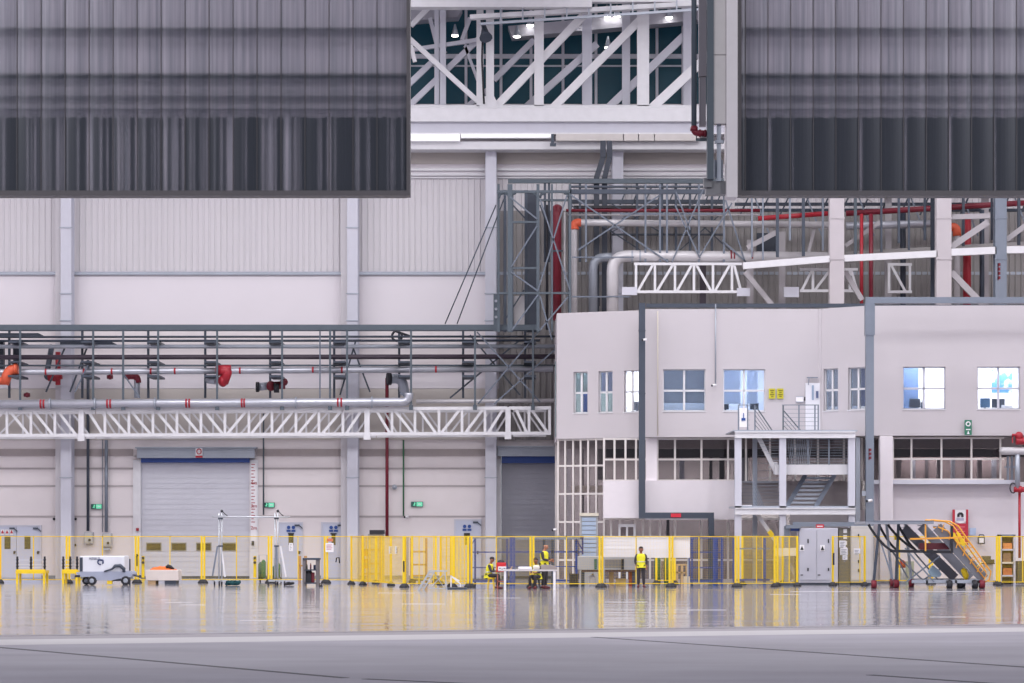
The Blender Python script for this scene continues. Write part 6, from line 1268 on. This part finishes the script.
Y = 126.4; t = thing('packing_machine', 'small dark olive machine on a pale stand right of the access stairs', 'machine', (PX(990, Y), Y, 0)); build('stand', MB().box(PX(985, Y), PX(993, Y), Y, Y + .5, 0, PZ(562, Y)), mat('stand_pale', (206, 202, 204), .6), t); build('head', MB().pbox(983, 556, 991, 561.5, Y - .05, .5).pbox(986, 559.5, 994.5, 563, Y - .08, .5), olive, t, None, .02); build('tray', MB().pbox(982, 563, 995, 564, Y - .1, .6), dark, t)
Y = 125.2; t = thing('shelf_cabinet', 'pale open cabinet holding orange goods at the right edge', 'cabinet', (PX(1008, Y), Y, 0))
for a, b in ((999.5, 1001.8), (1013.6, 1015.5)): build('side_panel', MB().box(PX(a, Y), PX(b, Y), Y, Y + .6, 0, PZ(534.5, Y)), cabgrey, t)
build('top_panel', MB().pbox(999.5, 534.5, 1015.5, 536, Y, .6), steell, t); build('back_panel', MB().box(PX(1001, Y), PX(1014.5, Y), Y + .55, Y + .6, 0, PZ(535, Y)), mat('cab_brown', (132, 112, 96), .7), t)
for y in (549, 562, 575): build('shelf', MB().pbox(1001, y, 1014.5, y + 1.6, Y, .56), cream if y == 562 else cabgrey, t)
for px, y0, w, h, mm, lab in ((1007.6, 549, 9, 6, mat('goods_orange', (224, 140, 84), .7), 'orange box on the upper shelf of the open cabinet'), (1007, 562, 8, 9, mat('goods_brown', (150, 116, 92), .7), 'brown box on the middle shelf of the open cabinet'), (1007.6, 575, 9, 7, mat('goods_rust', (196, 112, 70), .7), 'rust coloured box on the lower shelf of the open cabinet')):
    solo('goods_box', MB().pbox(px - w / 2, y0 - h, px + w / 2, y0, Y + .12, .35).pbox(px - w / 2, y0 - h * .6, px + w / 2, y0 - h * .4, Y + .11, .01), mm, lab, 'box', 'boxes in the open cabinet', bevel=.01)
solo('wire_cage', MB().box(PX(1019, Y), PX(1040, Y), Y + .3, Y + .9, .05, PZ(561, Y)), olive, 'olive cage box at the right edge beside the open cabinet', 'box', bevel=.02)
# ================================================================== PEOPLE
def skinned(name, chains, m, parent, sub=2, root=None):
    # chains: list of [(pos, radius), ...]; points closer than 1 mm are shared
    vs, rs, es, key = [], [], [], {}
    def vid(p, r):
        k = tuple(round(c, 3) for c in p)
        if k not in key: key[k] = len(vs); vs.append(Vector(p)); rs.append(r)
        return key[k]
    for ch in chains:
        ids = [vid(p, r) for p, r in ch]
        es += [(a, b) for a, b in zip(ids, ids[1:]) if a != b]
    me = bpy.data.meshes.new(name); me.from_pydata(vs, es, []); me.update()
    o = bpy.data.objects.new(name, me); C.objects.link(o)
    md = o.modifiers.new('skin', 'SKIN'); md.use_smooth_shade = True
    for i, r in enumerate(rs):
        sv = me.skin_vertices[0].data[i]; rr = r if isinstance(r, tuple) else (r, r); sv.radius = rr; sv.use_root = (i == 0)
    if sub: s = o.modifiers.new('sub', 'SUBSURF'); s.levels = sub; s.render_levels = sub
    bpy.context.view_layer.update(); dg = bpy.context.evaluated_depsgraph_get()
    nm = bpy.data.meshes.new_from_object(o.evaluated_get(dg)); bpy.data.objects.remove(o)
    nm.polygons.foreach_set('use_smooth', [True] * len(nm.polygons)); nm.materials.clear(); nm.materials.append(m)
    o = bpy.data.objects.new(name, nm); C.objects.link(o); o.parent = parent; OFF[o.name] = Vector()
    return o
def local(name, mb, m, parent):
    me = bpy.data.meshes.new(name); me.from_pydata([tuple(v) for v in mb.v], [], mb.f); me.polygons.foreach_set('use_smooth', [True] * len(mb.f)); me.materials.append(m)
    o = bpy.data.objects.new(name, me); C.objects.link(o); o.parent = parent; return o
def person(lab, loc, rz, J, skin_m, hair, scale=1.0, top_m=None, hair_kind='short', trousers=trous, shoes=shoe, sleeves=sleeve, group='workers in yellow vests', vest=True):
    # J: joints in local space, the person looks along -Y; metres for a 1.75 m body
    t = thing('person', lab, 'person', loc, group); t.rotation_euler = (0, 0, rz); t.scale = (scale,) * 3
    V = Vector
    hip, chest, neck, head = V(J['hip']), V(J['chest']), V(J['neck']), V(J['head'])
    ch = [[(hip, (.125, .10)), (hip.lerp(chest, .5), (.12, .095)), (chest, (.15, .105)), (chest.lerp(neck, .75), (.085, .075)), (neck, .052), (neck.lerp(head, .45), .06), (head + V((0, 0, -.06)), .085), (head + V((0, 0, .01)), .108), (head + V((0, 0, .07)), .095)]]
    cl_t, cl_s = [], []
    for s in ('l', 'r'):
        sh, el, wr = V(J['sh_' + s]), V(J['el_' + s]), V(J['wr_' + s]); hp, kn, an = V(J['hp_' + s]), V(J['kn_' + s]), V(J['an_' + s])
        f = V(J.get('foot_' + s, (0, -1, 0))).normalized()
        ch.append([(chest, (.15, .105)), (sh, .058), (sh.lerp(el, .5), .05), (el, .041), (el.lerp(wr, .4), .04), (wr, .027)])
        ch.append([(hip, (.125, .10)), (hp, .088), (hp.lerp(kn, .5), .076), (kn, .055), (kn.lerp(an, .35), .056), (an, .036), (an + f * .10 + V((0, 0, -.045)), .034), (an + f * .17 + V((0, 0, -.05)), .026)])
        cl_t.append([(hip + V((0, 0, .02)), (.15, .125)), (hp, .105), (hp.lerp(kn, .5), .092), (kn, .074), (kn.lerp(an, .5), .07), (an + V((0, 0, .03)), .06)])
        cl_s.append([(sh.lerp(chest, .3), .075), (sh, .075), (sh.lerp(el, .5), .065), (el, .056), (el.lerp(wr, .75), .046)])
        # hand: palm plus four fingers and a thumb, gently curled
        d = (wr - el).normalized(); side = d.cross(V((0, -1, 0.2))).normalized() * (1 if s == 'l' else -1); n_ = side.cross(d).normalized()
        palm = wr + d * .075; hc = [(el.lerp(wr, .4), .04), (wr, .027), (wr + d * .035, (.03, .02)), (palm, (.036, .018))]
        ch.append(hc)
        for k in range(4):
            a = palm + side * (.028 - .019 * k) + d * .008; L = (.07, .08, .075, .058)[k]
            ch.append([(palm, (.036, .018)), (a, .0095), (a + d * L * .5 + n_ * .006, .009), (a + d * L * .85 + n_ * .024, .008)])
        ch.append([(wr + d * .035, (.03, .02)), (wr + d * .05 + side * .04, .0105), (wr + d * .085 + side * .052 + n_ * .012, .009), (wr + d * .105 + side * .05 + n_ * .02, .008)])
    body = skinned('body', ch, skin_m, t, 2)
    # face on the head
    fd = V(J.get('face', (0, -1, 0))).normalized(); sd = fd.cross(V((0, 0, 1))).normalized()
    fc = MB().ball(head + fd * .092 + V((0, 0, -.012)), .016, .02, .022).ball(head + sd * .088 + V((0, 0, -.008)), .014, .02, .032).ball(head - sd * .088 + V((0, 0, -.008)), .014, .02, .032)
    local('nose_and_ears', fc, skin_m, t)
    e = MB()
    for s in (-1, 1): e.ball(head + fd * .082 + sd * .032 * s + V((0, 0, .012)), .012, .012, .008)
    local('eyes', e, dark, t); local('mouth', MB().ball(head + fd * .080 + V((0, 0, -.055)), .026, .014, .007), mat('lips', (140, 84, 76), .6), t)
    if hair_kind == 'short':
        h = MB().ball(head - fd * .02 + V((0, 0, .05)), .1, .105, .085, 14, 9); local('hair', h, hair, t)
    elif hair_kind == 'fringe':
        h = MB().ball(head - fd * .045 + V((0, 0, -.005)), .088, .07, .06, 14, 9); local('hair', h, hair, t)
    elif hair_kind == 'cap':
        h = MB().ball(head + V((0, 0, .055)), .1, .104, .075, 14, 9); local('cap', h, hair, t); local('cap_peak', MB().ball(head + fd * .12 + V((0, 0, .06)), .07, .07, .012), hair, t)
    skinned('trousers', cl_t, trousers, t, 2)
    for c_ in cl_s: skinned('sleeve', [c_], sleeves, t, 2)
    if vest:
        vm = MB(); n = 20; rings = [(hip + V((0, 0, -.1)), .215, .18), (hip, .2, .165), (hip.lerp(chest, .5), .172, .14), (chest, .2, .15), (chest.lerp(neck, .45), .2, .135), (chest.lerp(neck, .62), .165, .115), (chest.lerp(neck, .8), .1, .085)]
        vs = [c_ + V((a_ * math.cos(k * 2 * math.pi / n), b_ * math.sin(k * 2 * math.pi / n), 0)) for c_, a_, b_ in rings for k in range(n)]
        vm.add(vs, [(i * n + k, i * n + (k + 1) % n, (i + 1) * n + (k + 1) % n, (i + 1) * n + k) for i in range(len(rings) - 1) for k in range(n)], True)
        local('hi_vis_vest', vm, hivis, t)
        c = hip.lerp(chest, .45); rg = MB(); n = 20
        ring = [c + V((.19 * math.cos(a), .157 * math.sin(a), 0)) for a in [2 * math.pi * i / n for i in range(n + 1)]]
        local('reflective_band', MB().path(ring, .018, 6), silver, t)
    sh_ = MB()
    for s in ('l', 'r'):
        an = V(J['an_' + s]); f = V(J.get('foot_' + s, (0, -1, 0))).normalized()
        pts = [an - f * .07 + V((0, 0, -.035)), an + V((0, 0, -.03)), an + f * .1 + V((0, 0, -.045)), an + f * .2 + V((0, 0, -.055))]
        s1 = MB().path(pts, [.045, .055, .048, .03], 12); local('shoe', s1, shoes, t)
    return t
stand_pose = dict(hip=(0, 0, .95), chest=(0, .01, 1.30), neck=(0, .01, 1.49), head=(0, -.02, 1.625), sh_l=(.19, .01, 1.40), el_l=(.24, .03, 1.13), wr_l=(.23, -.03, .90), sh_r=(-.19, .01, 1.40), el_r=(-.25, .04, 1.13), wr_r=(-.2, -.04, .92),
    hp_l=(.095, 0, .90), kn_l=(.105, -.02, .50), an_l=(.12, .03, .09), hp_r=(-.095, 0, .90), kn_r=(-.105, -.02, .50), an_r=(-.11, .03, .09), foot_l=(.25, -1, 0), foot_r=(-.25, -1, 0))
person('standing worker with dark hair and yellow vest before the white hoarding', Vector((PX(641, 117.0), 117.0, 0)), 0, stand_pose, skin2, hairm, .98)
look = dict(stand_pose); look.update(head=(.02, -.05, 1.62), neck=(0, 0, 1.49), el_l=(.22, -.06, 1.14), wr_l=(.05, -.3, 1.12), el_r=(-.22, -.06, 1.14), wr_r=(-.02, -.28, 1.08), face=(0, -1, -.25))
person('bald worker in yellow vest holding his hands before him behind the table', Vector((PX(544.5, 114.6), 114.6, 0)), math.radians(62), look, skin, hairm, 1.06, hair_kind='none')
def seated(z): return dict(hip=(0, .1, z), chest=(0, .02, z + .36), neck=(0, -.03, z + .55), head=(0, -.08, z + .69), sh_l=(.18, .0, z + .45), el_l=(.22, -.1, z + .2), wr_l=(.12, -.3, z + .18), sh_r=(-.18, .0, z + .45), el_r=(-.22, -.1, z + .2), wr_r=(-.12, -.3, z + .18),
    hp_l=(.1, .05, z - .01), kn_l=(.13, -.36, z + .03), an_l=(.13, -.33, .09), hp_r=(-.1, .05, z - .01), kn_r=(-.13, -.36, z + .03), an_r=(-.13, -.33, .09), face=(0, -1, -.3))
def stool(px, Y, z, lab, mm):
    t = thing('stool', lab, 'stool', (PX(px, Y), Y, 0), 'work stools'); x = PX(px, Y)
    build('seat', MB().path([(x, Y, z - .06), (x, Y, z - .04), (x, Y, z)], [.16, .19, .18], 14), mm, t)
    for i in range(4): a = i * math.pi / 2 + .6; build('leg', MB().bar((x + .13 * math.cos(a), Y + .13 * math.sin(a), z - .05), (x + .19 * math.cos(a), Y + .19 * math.sin(a), 0), .035), mm, t)
stool(491, 114.6, .46, 'yellow stool under the seated worker by the red bin', yellow); stool(536.5, 114.4, .42, 'dark stool under the worker seated behind the table', dark)
a_ = math.radians(60); off = Vector((math.sin(0), 0, 0))
person('seated worker in yellow vest left of the red bin', Vector((PX(490.2, 114.6), 114.6, 0)), math.radians(75), seated(.56), skin2, hairm, .95, hair_kind='cap')
person('worker in yellow vest seated low behind the middle of the table', Vector((PX(536.5, 114.4), 114.3, 0)), math.radians(-30), seated(.52), skin2, hairm, .95)
# ================================================================== LIGHT, WORLD, CAMERA
for X in (-33, -11, 11, 33):
    for Y in (74, 96, 118, 134):
        L = bpy.data.lights.new('hangar_lamp', 'AREA'); L.shape = 'RECTANGLE'; L.size = 14; L.size_y = 9
        L.energy = {74: 2600, 96: 3300, 118: 3300, 134: 500}[Y]; L.color = (1.0, 0.988, 1.0)
        o = bpy.data.objects.new('hangar_lamp', L); C.objects.link(o); o.location = (X, Y, 30.6 if Y > 130 else 30.2)
for px, Y, z, e in ((585, 135.5, 6.5, 170), (640, 135.4, 6.5, 130), (700, 135.4, 6.5, 130), (760, 135.6, 6.5, 170), (830, 135.6, 6.5, 170), (925, 131.6, 6.4, 110), (985, 131.6, 6.4, 110)):  # unseen fill lights added to brighten the ground floor interior
    L = bpy.data.lights.new('ground_floor_fill', 'AREA'); L.shape = 'RECTANGLE'; L.size = 1.6; L.size_y = .4; L.energy = e; L.color = (1, .97, .95)
    o = bpy.data.objects.new('ground_floor_fill', L); C.objects.link(o); o.location = (PX(px, Y), Y, z)
for X in (-38, 38):                                   # unseen floodlights added outside to brighten mullion and apron
    L = bpy.data.lights.new('added_floodlight', 'AREA'); L.shape = 'RECTANGLE'; L.size = 6; L.size_y = 4; L.energy = 12500; L.color = (1, .98, .99)
    o = bpy.data.objects.new('added_floodlight', L); C.objects.link(o); o.location = (X, -12, 32); o.rotation_euler = (Vector((0, 60, 6)) - Vector((X, -12, 32))).to_track_quat('-Z', 'Y').to_euler()
w = bpy.data.worlds.new('world'); bpy.context.scene.world = w; w.use_nodes = True
bg = w.node_tree.nodes['Background']; bg.inputs[0].default_value = (0.44, 0.46, 0.54, 1); bg.inputs[1].default_value = 0.75
cam = bpy.data.cameras.new('camera'); co = bpy.data.objects.new('camera', cam); C.objects.link(co)
co.location = (0, 0, H); co.rotation_euler = (math.pi / 2, 0, 0)
cam.sensor_width = 36; cam.lens = F / 1024 * 36; cam.shift_y = (HY - 341.5) / 1024; cam.clip_end = 600; cam.clip_start = 1
sc = bpy.context.scene; sc.camera = co
sc.view_settings.view_transform = 'Standard'; sc.view_settings.look = 'None'; sc.view_settings.exposure = 0.0; sc.view_settings.gamma = 1
sc.view_settings.use_curve_mapping = False
sc.cycles.max_bounces = 6; sc.cycles.transparent_max_bounces = 24; sc.cycles.use_denoising = True
sc.cycles.sample_clamp_indirect = 6
